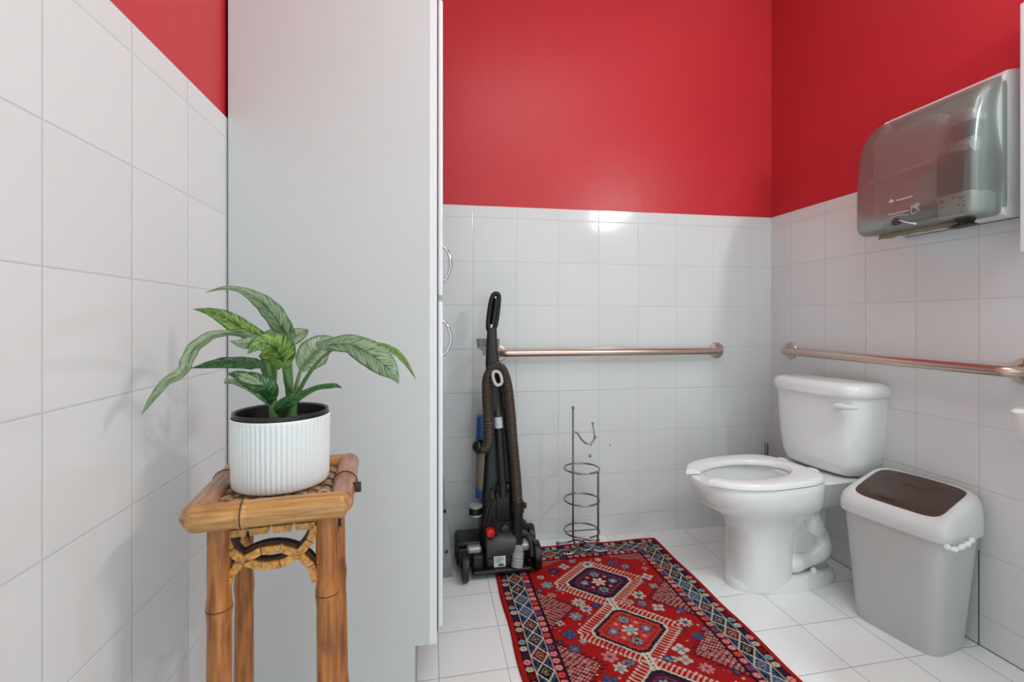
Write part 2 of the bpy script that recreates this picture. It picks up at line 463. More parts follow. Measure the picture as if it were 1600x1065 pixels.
# side panels with a notch for the toe kick, profile in x,z
KX, KZ = -0.237, 0.128
for y0, y1 in ((CY0, CY0 + .018), (CY1 - .018, CY1)):
    prism(bm, [(XL + .004, .0), (KX, .0), (KX, KZ), (CX - .022, KZ), (CX - .022, 2.2), (XL + .004, 2.2)], 'y', y0, y1)
box(bm, XL + .004, CX - .022, CY0 + .018, CY1 - .018, 2.18, 2.2)
box(bm, XL + .004, XL + .012, CY0 + .018, CY1 - .018, .05, 2.18)
box(bm, XL + .012, CX - .03, CY0 + .018, CY1 - .018, KZ, KZ + .018)
obj('body', bm, M['cab_white'], cab, smooth=0, world=True)
bm = bmesh.new(); box(bm, KX - .016, KX, CY0 + .019, CY1 - .019, 0, KZ); obj('toe_kick', bm, M['speckle'], cab, smooth=0, world=True)
bm = bmesh.new(); box(bm, KX - .0005, KX + .003, CY0 - .002, CY0 + .018, .0, KZ, bev=.0008); obj('edge_strip', bm, M['speckle'], cab, smooth=0, world=True)
bm = bmesh.new()
box(bm, CX - .022, CX, CY0 - .001, CY0 + .04, KZ, 2.2, bev=.0012); box(bm, CX - .022, CX, CY1 - .04, CY1, KZ, 2.2, bev=.0012)
box(bm, CX - .021, CX - .001, CY0 + .04, CY1 - .04, 1.09, 1.125)
box(bm, CX - .021, CX - .001, CY0 + .04, CY1 - .04, KZ, KZ + .03)
box(bm, CX - .021, CX - .001, CY0 + .04, CY1 - .04, 2.0, 2.2)
obj('face_frame', bm, M['cab_door'], cab, smooth=0, world=True)
bm = bmesh.new(); box(bm, CX, CX + .0025, CY0 + .003, CY0 + .012, .16, 1.955); obj('door_gap', bm, M['shadow_gap'], cab, smooth=0, world=True)

def handle(parent, zc, Yc, x0):
    bm = bmesh.new()
    h = .055
    P = spline([(x0 + .002, Yc, zc + h), (x0 + .010, Yc, zc + h * .93), (x0 + .022, Yc, zc + h * .62), (x0 + .030, Yc, zc), (x0 + .022, Yc, zc - h * .62), (x0 + .010, Yc, zc - h * .93), (x0 + .002, Yc, zc - h)], 6)
    n = len(P)
    tube(bm, P, lambda i: .0042 + .0016 * math.sin(PI * i / (n - 1)), 12)
    for s in (1, -1): cyl(bm, (x0 + .0, Yc, zc + s * h), (x0 + .006, Yc, zc + s * h), .008, bev=.001, seg=16)
    return obj('handle', bm, M['chrome'], parent, world=True)
for z0, z1, hz in ((1.113, 1.955, 1.225), (.172, 1.098, .987)):
    bm = bmesh.new()
    box(bm, CX + .0025, CX + .0165, CY0 + .0, CY1 - .002, z0, z1, bev=.0055, seg=4)
    d = obj('door', bm, M['cab_door'], cab, world=True)
    handle(d, hz, -.665, CX + .0165)

# speckled grey plank standing behind the cabinet front
pl = thing('grey_plank', 'speckled grey plank standing on the floor beside the cabinet doors', 'plank', (-.12, -.25, 0))
bm = bmesh.new()
R0 = Matrix.Rotation(math.radians(-6.0), 3, 'Y')
vs0 = [(-.141, -.02), (-.106, -.02)]
rings = []
for z in (0.002, .1, .3, .5, .72):
    xo = -.09 * z
    rings.append([Vector((-.146 + xo * .2, -.25, z)), Vector((-.106 + xo, -.25, z)), Vector((-.106 + xo, -.04 + .0 * z, z)), Vector((-.146 + xo * .2, -.04, z))])
loft(bm, rings)
obj('board', bm, M['speckle'], pl, smooth=0, world=True)
for zz in (.105, .27):
    bm = bmesh.new(); cyl(bm, (-.124 - .05 * zz, -.255, zz), (-.124 - .05 * zz, -.249, zz), .0065, bev=.001, seg=14)
    o = obj('bolt', bm, M['bamboo_dark'] if zz > .2 else M['vac_grey'], pl, world=True)
    if zz > .2: o['label'] = 'reddish brown bolt'

# ================================================================== GRAB BARS
def grab_bar(label, A, B, n, name='grab_bar'):
    """A,B wall points, n wall normal"""
    A, B, n = Vector(A), Vector(B), Vector(n)
    t = thing(name, label, 'grab bar', tuple(A), 0, 'brushed metal grab bars on the tiled walls')
    d = (B - A).normalized(); so = .057; r = .017
    def arc(c, s):
        out = []
        for k in range(7):
            a = PI / 2 * k / 6
            out.append(c + n * (so - .035 + .035 * math.sin(a)) + d * s * (.035 - .035 * math.cos(a)))
        return out
    P = [A + n * .004] + arc(A, 1) + list(reversed(arc(B, -1))) + [B + n * .004]
    bm = bmesh.new(); tube(bm, P, r, 24); obj('bar', bm, M['brushed'], t, world=True)
    for q in (A, B):
        bm = bmesh.new(); cyl(bm, q + n * .0005, q + n * .007, .040, .038, seg=36, bev=.002)
        cyl(bm, q + n * .007, q + n * .012, .024, .019, seg=30)
        fl = obj('flange', bm, M['brushed'], t, world=True)
        up = Vector((0, 0, 1))
        for a in (90, 210, 330):
            bm = bmesh.new(); c = q + (d * math.cos(math.radians(a)) + up * math.sin(math.radians(a))) * .030 + n * .007
            cyl(bm, c, c + n * .0015, .004, seg=10); obj('screw', bm, M['wire_chrome'], fl, world=True)
    return t
pa = at(785, 552, 0); pb = at(1119, 548, 0)
grab_bar('brushed metal grab bar fixed level on the back wall behind the vacuum', (pa.x - .02, 0, .893), (pb.x, 0, .893), (0, -1, 0))
pc = atx(1236, 549, XR); pd = atx(1598, 577, XR)
grab_bar('brushed metal grab bar on the right wall above the toilet tank', (XR, pc.y, .897), (XR, pd.y - .01, .892), (-1, 0, 0))

# ================================================================== TOILET
toi = thing('toilet', 'white floor-standing toilet with an open-front seat by the right wall', 'toilet', (XR - .012, -.432, 0), PI + math.radians(7))
# local: +x out from the wall, y to the side
def egg(xb, xf, hw, z, n=48, e=2.2, back=3.0):
    """ring: rounded back at xb, egg front at xf, half width hw"""
    out = []
    xm = xb + (xf - xb) * .42
    for k in range(n):
        t = 2 * PI * k / n; c, s = math.cos(t), math.sin(t)
        if c >= 0: x = xm + (xf - xm) * abs(c) ** (2 / e); y = hw * math.copysign(abs(s) ** (2 / e), s)
        else: x = xm - (xm - xb) * abs(c) ** (2 / back); y = hw * math.copysign(abs(s) ** (2 / back), s)
        out.append(Vector((x, y, z)))
    return out
bm = bmesh.new()
ZR = .428
rings = [egg(.335, .560, .104, .006), egg(.33, .562, .106, .03, e=2.3), egg(.325, .560, .104, .10, e=2.4), egg(.315, .558, .100, .17, e=2.4),
         egg(.30, .562, .102, .225, e=2.3), egg(.25, .585, .118, .272), egg(.20, .640, .150, .305), egg(.205, .690, .173, .335), egg(.21, .712, .183, .365), egg(.21, .720, .187, .395), egg(.21, .722, .187, ZR - .012), egg(.212, .716, .182, ZR)]
# rim opening and the bowl inside
rings += [egg(.30, .665, .132, ZR + .001), egg(.305, .658, .126, ZR - .012), egg(.31, .655, .122, ZR - .05), egg(.33, .62, .098, ZR - .12), egg(.36, .56, .062, ZR - .19), egg(.39, .50, .03, ZR - .21)]
loft(bm, rings)
obj('bowl', bm, M['porcelain'], toi, smooth=60)
bm = bmesh.new()
# deck under the tank
rk = []
for z, hx0, hx1, hy in ((.30, .05, .24, .095), (.345, .03, .27, .125), (.40, .02, .30, .150), (ZR - .012, .015, .31, .160), (ZR - .002, .018, .306, .156)):
    rk.append(srect((hx0 + hx1) / 2, 0, (hx1 - hx0) / 2, hy, z, 5, 40))
loft(bm, rk)
obj('tank_deck', bm, M['porcelain'], toi, smooth=50)
# foot and web behind the front column
bm = bmesh.new()
loft(bm, [egg(.10, .572, .118, 0), egg(.10, .575, .120, .010), egg(.105, .570, .116, .032, e=2.3), egg(.12, .555, .100, .045, e=2.3)])
obj('foot', bm, M['porcelain'], toi, smooth=60)
bm = bmesh.new(); box(bm, .13, .42, -.062, .062, .02, .39, bev=.03, seg=4); obj('web', bm, M['porcelain'], toi, smooth=60)
# trapway: swelling S-shaped tube on both sides of the web
for s in (1, -1):
    bm = bmesh.new()
    P = spline([(.355, s * .055, .085), (.30, s * .066, .088), (.235, s * .070, .098), (.185, s * .070, .128), (.185, s * .070, .180), (.222, s * .070, .225), (.232, s * .068, .270), (.205, s * .060, .325)], 8)
    n = len(P)
    tube(bm, P, lambda i: .033 + .005 * math.sin(i * .35), 18)
    ball(bm, P[0], .034)
    obj('trapway', bm, M['porcelain'], toi, smooth=70)
for s in (1, -1):
    bm = bmesh.new(); box(bm, .20, .31, s * .085 - .024, s * .085 + .024, .004, .052, bev=.016, seg=4)
    obj('foot_flange', bm, M['porcelain'], toi, smooth=60)
    bm = bmesh.new(); lathe(bm, [(.013, .0), (.013, .008), (.010, .016), (.004, .020)], (.25, s * .092, .050), 20)
    obj('bolt_cap', bm, M['cap_white'], toi)
# seat: open front ring
bm = bmesh.new()
def seat_ring(z, g=0.0):
    outer = []; inner = []
    n = 40
    a0 = math.radians(17)
    for k in range(n + 1):
        a = a0 + (2 * PI - 2 * a0) * k / n
        c, s = math.cos(a), math.sin(a)
        # outer: egg front, straight-ish back
        xm = .46
        if c >= 0: ox = xm + (.735 - g - xm) * abs(c) ** (.95); oy = (.187 - g) * math.copysign(abs(s) ** .9, s)
        else: ox = xm - (xm - .232 - g) * abs(c) ** .55; oy = (.187 - g) * math.copysign(abs(s) ** .50, s)
        outer.append((ox, oy))
        ix = .478 + (.175 + g) * c; iy = (.112 + g) * math.copysign(abs(s) ** .95, s)
        if c > .2: ix += .045 * (c - .2)
        inner.append((ix, iy))
    # the two prongs end square
    for L in (0, -1):
        ox, oy = outer[L]; ix, iy = inner[L]
        inner[L] = (max(ix, .655), math.copysign(max(abs(iy), .058), iy)); outer[L] = (ox, math.copysign(max(abs(oy), .066), oy))
    return outer, inner
prof = [(0.0, .006), (0.0005, 0.0), (.006, 0.0), (.014, .001), (.019, .005), (.021, .012)]
cols = []
for dz, g in prof:
    o_, i_ = seat_ring(0, g)
    cols.append([Vector((x, y, ZR + .004 + dz)) for x, y in o_])
for dz, g in reversed(prof):
    o_, i_ = seat_ring(0, g)
    cols.append([Vector((x, y, ZR + .004 + dz)) for x, y in i_])
cols.append(cols[0])
vr = loft(bm, cols, False, False, closed=False)
bmesh.ops.remove_doubles(bm, verts=bm.verts, dist=1e-5)
for e_ in [k for k in (0, -1)]:
    pass
bmesh.ops.holes_fill(bm, edges=[e for e in bm.edges if e.is_boundary], sides=0)
obj('seat', bm, M['seat_plastic'], toi, smooth=35)
for s in (1, -1):
    bm = bmesh.new(); cyl(bm, (.232, s * .075 - .018, ZR + .014), (.232, s * .075 + .018, ZR + .014), .012, bev=.003)
    obj('hinge', bm, M['seat_plastic'], toi)
# water in the bowl
bm = bmesh.new(); loft(bm, [egg(.335, .60, .09, ZR - .128), egg(.335, .60, .09, ZR - .126)]); obj('water', bm, M['water'], toi)
# tank
def tank_ring(z, hw, x0, x1, bow, n=17):
    out = []
    # back corners then bowed front
    fr = []
    for k in range(n):
        u = -1 + 2 * k / (n - 1)
        y = hw * u
        x = x1 - bow * abs(u) ** 2.4
        if abs(u) > .8: x -= (x1 - x0) * .30 * ((abs(u) - .8) / .2) ** 2.2
        fr.append(Vector((x, y, z)))
    out += fr
    out += [Vector((x0 + .02, hw * 1.0, z)), Vector((x0 + .004, hw * .985, z)), Vector((x0, hw * .94, z)), Vector((x0, 0, z)), Vector((x0, -hw * .94, z)), Vector((x0 + .004, -hw * .985, z)), Vector((x0 + .02, -hw, z))]
    return out
bm = bmesh.new()
TY = .012
rk = [tank_ring(.430, .120, .03, .135, .02), tank_ring(.434, .150, .02, .160, .022), tank_ring(.448, .165, .012, .178, .024), tank_ring(.49, .176, .008, .188, .026), tank_ring(.56, .186, .006, .193, .028), tank_ring(.64, .193, .004, .196, .03), tank_ring(.745, .198, .002, .198, .03)]
loft(bm, rk)
bmesh.ops.translate(bm, verts=bm.verts, vec=(0, TY, 0))
obj('tank', bm, M['porcelain'], toi, smooth=50)
bm = bmesh.new()
rk = [tank_ring(.745, .204, .001, .206, .032), tank_ring(.748, .209, .0, .212, .034), tank_ring(.772, .210, .0, .213, .034), tank_ring(.788, .206, .004, .209, .034), tank_ring(.798, .194, .014, .198, .033), tank_ring(.802, .17, .035, .175, .03)]
loft(bm, rk)
bmesh.ops.translate(bm, verts=bm.verts, vec=(0, TY, 0))
obj('tank_lid', bm, M['porcelain'], toi, smooth=60)
bm = bmesh.new()
hy = .150
cyl(bm, (.165, hy, .712), (.200, hy, .712), .016, .013, seg=20, bev=.002)
P = spline([(.200, hy - .004, .713), (.203, hy + .02, .714), (.198, hy + .045, .715), (.186, hy + .070, .716)], 6)
tube(bm, P, [.011 - .004 * i / (len(P) - 1) for i in range(len(P))], 14)
obj('flush_lever', bm, M['cap_white'], toi)

# supply pipe stub in the corner
p = at(1195, 700, -.02)
sp_ = thing('supply_pipe', 'short chrome water pipe in the corner behind the toilet', 'pipe', (1.478, -.05, 0))
bm = bmesh.new(); cyl(bm, (1.478, -.05, .13), (1.478, -.05, .425), .009, seg=16, bev=.001)
obj('riser', bm, M['wire_chrome'], sp_, world=True)
bm = bmesh.new(); cyl(bm, (1.478, -.05, .14), (1.478, 0, .14), .012, seg=16); cyl(bm, (1.478, -.006, .14), (1.478, 0, .14), .028, seg=20); cyl(bm, (1.478, -.085, .14), (1.478, -.05, .14), .010, seg=14); ball(bm, (1.478, -.09, .14), .017, sz=(1, .5, .7))
obj('valve', bm, M['wire_chrome'], sp_, world=True)

# ================================================================== RUBBISH BIN
tb = thing('trash_bin', 'grey plastic bin with a brown swing flap beside the toilet', 'bin', (1.392, -.846, 0), math.radians(11))
bm = bmesh.new()
# local: x thickness, y length. open-topped shell
rk = [srect(0, 0, .083, .120, .003, 5), srect(0, 0, .087, .125, .0, 5), srect(0, 0, .090, .129, .012, 5), srect(0, 0, .098, .144, .20, 5.5), srect(0, 0, .106, .158, .375, 6), srect(0, 0, .106, .158, .392, 6), srect(0, 0, .103, .155, .392, 6), srect(0, 0, .094, .140, .20, 5.5), srect(0, 0, .084, .120, .015, 5)]
loft(bm, rk)
obj('body', bm, M['bin_body'], tb, smooth=50)
# lid shell: the wall side (+x) is high, the room side low; a rim of constant width frames the flap
def lid_ring(hx, hy, zlo, zhi, e=6.5, n=56, dx=0.0, arch=0.0):
    out = []
    for p_ in srect(dx, 0, hx, hy, 0, e, n):
        t_ = max(0.0, (p_.x - dx + hx) / (2 * hx))
        p_.z = zlo + (zhi - zlo) * t_ ** .8 + arch * (1 - (p_.y / hy) ** 2)
        out.append(p_)
    return out
bm = bmesh.new()
rk = [lid_ring(.106, .160, .372, .372), lid_ring(.113, .168, .370, .372), lid_ring(.115, .170, .388, .395), lid_ring(.114, .168, .402, .440), lid_ring(.111, .164, .414, .474, dx=.002), lid_ring(.105, .157, .422, .490, dx=.003), lid_ring(.097, .148, .428, .499, dx=.004), lid_ring(.089, .138, .432, .503, dx=.004), lid_ring(.085, .133, .430, .500, dx=.004), lid_ring(.084, .132, .41, .47, dx=.004)]
loft(bm, rk, True, False)
obj('lid', bm, M['bin_lid'], tb, smooth=50)
bm = bmesh.new()
fl_r = [lid_ring(.0835, .1315, .415, .475, dx=.004), lid_ring(.0835, .1315, .429, .497, dx=.004, arch=.003), lid_ring(.079, .126, .433, .499, dx=.004, arch=.005), lid_ring(.05, .10, .445, .490, dx=.004, arch=.007), lid_ring(.02, .05, .459, .476, dx=.004, arch=.008)]
loft(bm, fl_r)
fo = obj('swing_flap', bm, M['bin_flap'], tb, smooth=50)
bm = bmesh.new(); box(bm, -.070, -.062, .0, .045, .4405, .449, bev=.0015)
obj('finger_lip', bm, M['bin_flap'], fo)
bm = bmesh.new()
tube(bm, spline([at(x, y, Y) for x, y, Y in ((1478, 853, -1.045), (1487, 857, -1.047), (1497, 857, -1.047), (1506, 852, -1.043), (1513, 849, -1.035), (1519, 843, -1.025))], 6), lambda i: .0062 + .0018 * math.sin(i * .9) + .0008 * math.sin(i * 2.3), 12)
tag(obj('trash_bag', bm, M['bag']), 'white crumpled bag edge sticking out under the bin lid', 'bag')

# ================================================================== WIRE STAND
ws = thing('toilet_paper_stand', 'chrome wire toilet paper stand with three rings standing at the far end of the rug', 'toilet paper stand', (.52, -.125, .01))
cx, cy = at(909, 780, -.125).x, -.125
RR, WR = .079, .0040
for z in (.373, .232, .092):
    bm = bmesh.new()
    tube(bm, [(cx + RR * math.cos(2 * PI * k / 48), cy + RR * math.sin(2 * PI * k / 48), z) for k in range(48)], WR, 10, closed=True)
    obj('ring', bm, M['wire_chrome'], ws, world=True)
dxp = .058; dyp = .055
bm = bmesh.new()
# front U with the tall post
P = [(cx - dxp, cy - dyp, z) for z in (.655, .5, .35, .2, .11)] + [(cx + dxp * math.cos(a), cy - dyp, .095 - .068 * math.sin(a)) for a in [PI - PI * k / 14 for k in range(0, 15)]] + [(cx + dxp, cy - dyp, z) for z in (.11, .2, .3, .365)]
tube(bm, P, WR * 1.15, 10); ball(bm, (cx - dxp, cy - dyp, .660), .0075); ball(bm, (cx + dxp, cy - dyp, .370), .0075)
obj('front_post', bm, M['wire_chrome'], ws, world=True)
bm = bmesh.new()
P = [(cx - dxp, cy + dyp, z) for z in (.115,)] + [(cx + dxp * math.cos(a), cy + dyp, .115 - .062 * math.sin(a)) for a in [PI - PI * k / 14 for k in range(0, 15)]] + [(cx + dxp, cy + dyp, z) for z in (.13, .2, .3, .41)]
tube(bm, P, WR, 10); ball(bm, (cx + dxp, cy + dyp, .412), .0075); 
obj('back_post', bm, M['wire_chrome'], ws, world=True)
bm = bmesh.new()
tx, ty = cx - dxp, cy - dyp
P = spline([(tx, ty, .552), (tx + .018, ty, .548), (tx + .036, ty, .522), (tx + .055, ty, .503), (tx + .075, ty, .498), (tx + .092, ty, .507), (tx + .101, ty, .526)], 6)
tube(bm, P, WR, 10); ball(bm, P[-1], .007)
P = spline([(tx + .100, ty, .524), (tx + .097, ty + .005, .555), (tx + .093, ty + .008, .585)], 5); tube(bm, P, WR * .8, 8); ball(bm, P[-1], .006)
obj('roll_hook', bm, M['wire_chrome'], ws, world=True)
bm = bmesh.new()
# feet: two crossing curved wires low on the floor and rug
for s in (1, -1):
    P = spline([(cx - .098, cy + s * .055, .017), (cx - .05, cy + s * .05, .019), (cx - .02, cy + s * .02, .040), (cx + .02, cy - s * .02, .040), (cx + .05, cy - s * .05, .019), (cx + .098, cy - s * .055, .017)], 6)
    tube(bm, P, WR, 10)
    ball(bm, P[0], .0085); ball(bm, P[-1], .0085)
box(bm, cx - .075, cx + .075, cy - .002, cy + .002, .090, .0935)
obj('base_wire', bm, M['wire_chrome'], ws, world=True)

# ================================================================== UPRIGHT VACUUM (its back towards the room)
vac = thing('upright_vacuum', 'dark brown upright vacuum cleaner leaning by the back wall', 'vacuum cleaner', (.10, -.19, 0))
VY = -.20
def vobj(name, bm, m, label=None, sm=45, parent=None):
    o = obj(name, bm, m, parent or vac, world=True, smooth=sm)
    if label: o['label'] = label
    return o
# floor head
bm = bmesh.new()
box(bm, -.088, .03, -.24, -.045, .028, .105, bev=.015)
box(bm, .02, .20, -.27, -.05, .022, .085, bev=.014)
box(bm, .19, .262, -.235, -.045, .03, .095, bev=.02)
box(bm, -.030, .215, -.305, -.255, .020, .040, bev=.008)
vobj('floor_head', bm, M['black'])
bm = bmesh.new(); cyl(bm, (-.085, -.225, .118), (.01, -.225, .118), .011, bev=.003); box(bm, -.088, -.078, -.235, -.215, .09, .12, bev=.003)
vobj('front_bumper', bm, M['vac_dark'])
bm = bmesh.new(); box(bm, -.048, .012, -.262, -.20, .088, .118, bev=.012, seg=4); vobj('release_pedal', bm, M['vac_silver'], 'silver grey release pedal')
bm = bmesh.new(); box(bm, -.028, .018, -.285, -.235, .025, .092, bev=.008); vobj('side_bracket', bm, M['vac_dark'])
for (x, y, r) in ((-.058, -.290, .056), (.240, -.262, .058), (.255, -.080, .055), (-.075, -.085, .04)):
    bm = bmesh.new()
    h = .0125
    prof = [(.0, -h * .6), (r * .45, -h * .7), (r * .55, -h * .5), (r * .8, -h * .6), (r * .97, -h), (r, -h * .5), (r, h * .5), (r * .97, h), (r * .8, h * .6), (r * .5, h * .5), (.0, h * .6)]
    rings = [[Vector((x + zz, y + rr_ * math.cos(2 * PI * k / 40), r + (.0095 if x > .1 else .001) + rr_ * math.sin(2 * PI * k / 40))) for k in range(40)] for rr_, zz in prof[1:-1]]
    loft(bm, rings)
    wv = vobj('wheel', bm, M['vac_dark'] if x < 0 else M['black'])
# arm to the right wheel
bm = bmesh.new()
P = spline([(.175, -.19, .14), (.21, -.20, .125), (.225, -.24, .10), (.225, -.262, .06)], 5); tube(bm, P, .014, 12)
vobj('wheel_arm', bm, M['vac_grey']); bm = bmesh.new()
P = spline([(.175, -.10, .15), (.215, -.10, .14), (.23, -.09, .09), (.23, -.08, .06)], 5); tube(bm, P, .013, 12)
vobj('wheel_arm', bm, M['vac_grey'])
bm = bmesh.new(); box(bm, .165, .212, -.265, -.205, .085, .118, bev=.012, seg=4); vobj('side_cap', bm, M['vac_silver'])
# motor housing, a drum across
bm = bmesh.new(); cyl(bm, (.028, -.215, .098), (.160, -.215, .098), .068, bev=.008, seg=40); box(bm, .03, .158, -.277, -.20, .035, .10, bev=.012)
mh = vobj('motor_housing', bm, M['vac_grey'])
bm = bmesh.new(); box(bm, .060, .108, -.2815, -.2765, .040, .084, bev=.001); lb = vobj('label_plate', bm, M['label_white'], 'white printed label', 0, mh)
bm = bmesh.new()
for k in range(5):
    box(bm, .064, .064 + (.036, .03, .038, .022, .03)[k], -.2822, -.2814, .078 - k * .0052, .0795 - k * .0052)
box(bm, .078, .100, -.2822, -.2814, .044, .052)
obj('print', bm, M['ink'], lb, smooth=0, world=True)
# red knob
bm = bmesh.new(); c = Vector((.048, -.262, .175)); cyl(bm, c + Vector((0, .03, 0)), c + Vector((0, -.016, 0)), .021, .018, seg=8, bev=.004); vobj('red_knob', bm, M['vac_red'], 'red knob')
# body spine: lower shell
def sect(xa, xb, ya, yb, z, e=5): return srect((xa + xb) / 2, (ya + yb) / 2, (xb - xa) / 2, (yb - ya) / 2, z, e, 28)
bm = bmesh.new()
def sp_(l, r, py, y0, y1):
    A_, B_ = at(l, py, (y0 + y1) / 2), at(r, py, (y0 + y1) / 2)
    return sect(A_.x, B_.x, y0, y1, A_.z, 6)
loft(bm, [sp_(751, 815, 862, -.235, -.10), sp_(749, 813, 830, -.232, -.10), sp_(750, 811, 795, -.225, -.10), sp_(754, 806, 740, -.215, -.10), sp_(757, 802, 690, -.205, -.10), sp_(760, 797, 650, -.20, -.11), sp_(763, 793, 615, -.19, -.12), sp_(766, 788, 585, -.18, -.125)])
vobj('body', bm, M['black'])
bm = bmesh.new(); loft(bm, [sect(.068, .138, -.243, -.19, .205), sect(.068, .138, -.248, -.19, .215), sect(.070, .136, -.246, -.19, .31), sect(.072, .134, -.24, -.19, .33)])
vobj('filter_cover', bm, M['vac_dark'])
bm = bmesh.new(); cyl(bm, (.112, -.245, .175), (.112, -.20, .175), .017, bev=.003, seg=24); vobj('port', bm, M['vac_grey'])
# rail along the spine
bm = bmesh.new(); tube(bm, [at(793, 650, -.21), at(801, 765, -.225)], .003, 8); vobj('rail', bm, M['vac_grey'])
# dust canister behind the hose, at the left
bm = bmesh.new()
loft(bm, [srect(.032, -.150, .034, .040, z, 2.2, 28) for z in (.31, .33, .50, .52)]); vobj('dust_canister', bm, M['vac_clear'], 'translucent canister')
bm = bmesh.new(); loft(bm, [srect(.032, -.150, .036, .042, z, 2.4, 28) for z in (.285, .300, .318, .322)]); vobj('canister_base', bm, M['vac_blue'], 'blue ring')
bm = bmesh.new(); loft(bm, [srect(.034, -.150, .036 * k, .040 * k, z, 3, 28) for z, k in ((.52, 1), (.545, 1.02), (.55, .96), (.625, .9), (.63, .8))], mi=0); vobj('canister_cap', bm, M['vac_blue'], 'blue lid')
# silver and black drum at the left
bm = bmesh.new(); c = at(743, 797, -.21)
lathe(bm, [(.026, -.022), (.029, -.018), (.029, -.014), (.027, -.012)], c, 30, mi=1)
lathe(bm, [(.028, -.013), (.028, .016)], c, 30, mi=0)
lathe(bm, [(.029, .015), (.030, .022), (.024, .027), (.01, .028)], c, 30, mi=1)
cyl(bm, c, c + Vector((.05, .02, 0)), .02, mi=0)
vobj('side_filter', bm, [M['black'], M['vac_silver']], 'black drum with silver rims')
# extension wand
bm = bmesh.new(); tube(bm, [at(779.5, 668, -.222), at(786.5, 776, -.245)], [.0165, .018], 22); vobj('wand', bm, M['vac_dark'])
bm = bmesh.new(); tube(bm, [at(778, 651, -.218), at(779.3, 668, -.222)], .0185, 22); vobj('wand_collar', bm, M['vac_cuff'], 'light grey collar')
bm = bmesh.new(); tube(bm, [at(777.5, 628, -.205), at(778, 651, -.215)], [.012, .0165], 18); vobj('wand_tip', bm, M['vac_brown'])
bm = bmesh.new(); box(bm, .075, .135, -.245, -.20, .326, .362, bev=.008); vobj('wand_cradle', bm, M['black'])
# ribbed hose
def ribbed(bm, pts, r, pitch, depth, seg=18, n=40):
    P = spline(pts, n)
    # resample by length
    L = [0]
    for a, b in zip(P, P[1:]): L.append(L[-1] + (b - a).length)
    tot = L[-1]; step = pitch / 4; m_ = int(tot / step)
    Q = []; j = 0
    for k in range(m_ + 1):
        s = k * step
        while j < len(L) - 2 and L[j + 1] < s: j += 1
        t = (s - L[j]) / max(1e-9, L[j + 1] - L[j]); Q.append(P[j].lerp(P[j + 1], t))
    tube(bm, Q, lambda i: r - (0, depth * .4, depth, depth * .4)[i % 4], seg)
bm = bmesh.new()
ribbed(bm, [at(749, 697, -.20), at(757, 700, -.215), at(762.5, 690, -.235), at(763, 660, -.245), at(761, 620, -.245), at(762, 590, -.245), at(772, 575, -.245), at(784, 577, -.245), at(792, 600, -.245), at(797, 640, -.24), at(801, 690, -.235), at(806, 745, -.24), at(808.5, 784, -.245)], .0232, .0088, .0036)
vobj('hose', bm, M['vac_brown'], 'brown ribbed hose')
bm = bmesh.new(); tube(bm, spline([at(747, 700, -.17), at(747, 697, -.20), at(752, 697, -.215)], 4), [.024] * 9, 18); ball(bm, at(748, 697, -.205), .027); vobj('hose_elbow', bm, M['black'])
bm = bmesh.new(); tube(bm, [at(808.5, 782, -.245), at(808.7, 790, -.245), at(808.8, 799, -.245), at(808.9, 800, -.245), at(809, 836, -.245), at(809, 852, -.247)], [.026, .0275, .027, .0225, .022, .0215], 22); vobj('hose_cuff', bm, M['vac_dark'])
bm = bmesh.new(); c = at(821, 789, -.235); box(bm, c.x - .012, c.x + .004, c.y - .006, c.y + .006, c.z - .012, c.z + .012, bev=.003); tube(bm, [at(812, 789, -.24), at(821, 789, -.236)], .004, 8); vobj('cord_hook', bm, M['vac_dark'])
bm = bmesh.new(); ribbed(bm, [at(809.5, 851, -.262), at(809.5, 861, -.272), at(809, 872, -.286), at(808, 885, -.292)], .0245, .008, .0035); vobj('lower_hose', bm, M['cuff_ribbed'], 'light grey ribbed hose end')
# neck, grip and cuff ring
bm = bmesh.new()
def sec2(px0, px1, py, Yc, th, n=20):
    a = at(px0, py, Yc); b_ = at(px1, py, Yc); c_ = (a + b_) / 2; h = (b_ - a).length / 2
    return [Vector((c_.x + h * math.copysign(abs(math.cos(t)) ** .7, math.cos(t)), Yc + th * math.copysign(abs(math.sin(t)) ** .7, math.sin(t)), c_.z)) for t in [2 * PI * k / n for k in range(n)]]
loft(bm, [sec2(762, 789, 640, -.19, .03), sec2(760, 783, 590, -.19, .028), sec2(758.5, 780, 566, -.185, .022), sec2(760, 777, 540, -.18, .018), sec2(761, 776, 512, -.175, .015)])
vobj('neck', bm, M['vac_dark'])
bm = bmesh.new()
loop = [at(x, y, -.172) for x, y in ((763, 514), (763, 500), (765.5, 480), (768.5, 466), (772, 459.5), (777, 459), (779.3, 463), (779, 474), (777, 492), (773.5, 510), (768, 516))]
P = spline(loop, 6, closed=True)
tube(bm, P, .0102, 14, closed=True, sx=1.5)
# the grip's thick side
tube(bm, spline([at(770, 507, -.172), at(772.8, 490, -.172), at(775, 472, -.172), at(775.5, 466, -.172)], 5), .0135, 14, sx=1.2)
vobj('handle', bm, M['black'])
bm = bmesh.new()
P = spline([at(x, y, -.288) for x, y in ((771, 583), (776, 580.5), (781, 583), (784, 590), (784.5, 598), (780, 602), (775, 600), (771.5, 592))], 8, closed=True)
tube(bm, P, .0066, 10, closed=True)
bmesh.ops.translate(bm, verts=bm.verts, vec=(0, .012, 0))
vobj('hose_end_ring', bm, M['vac_cuff'], 'pale grey oval ring')
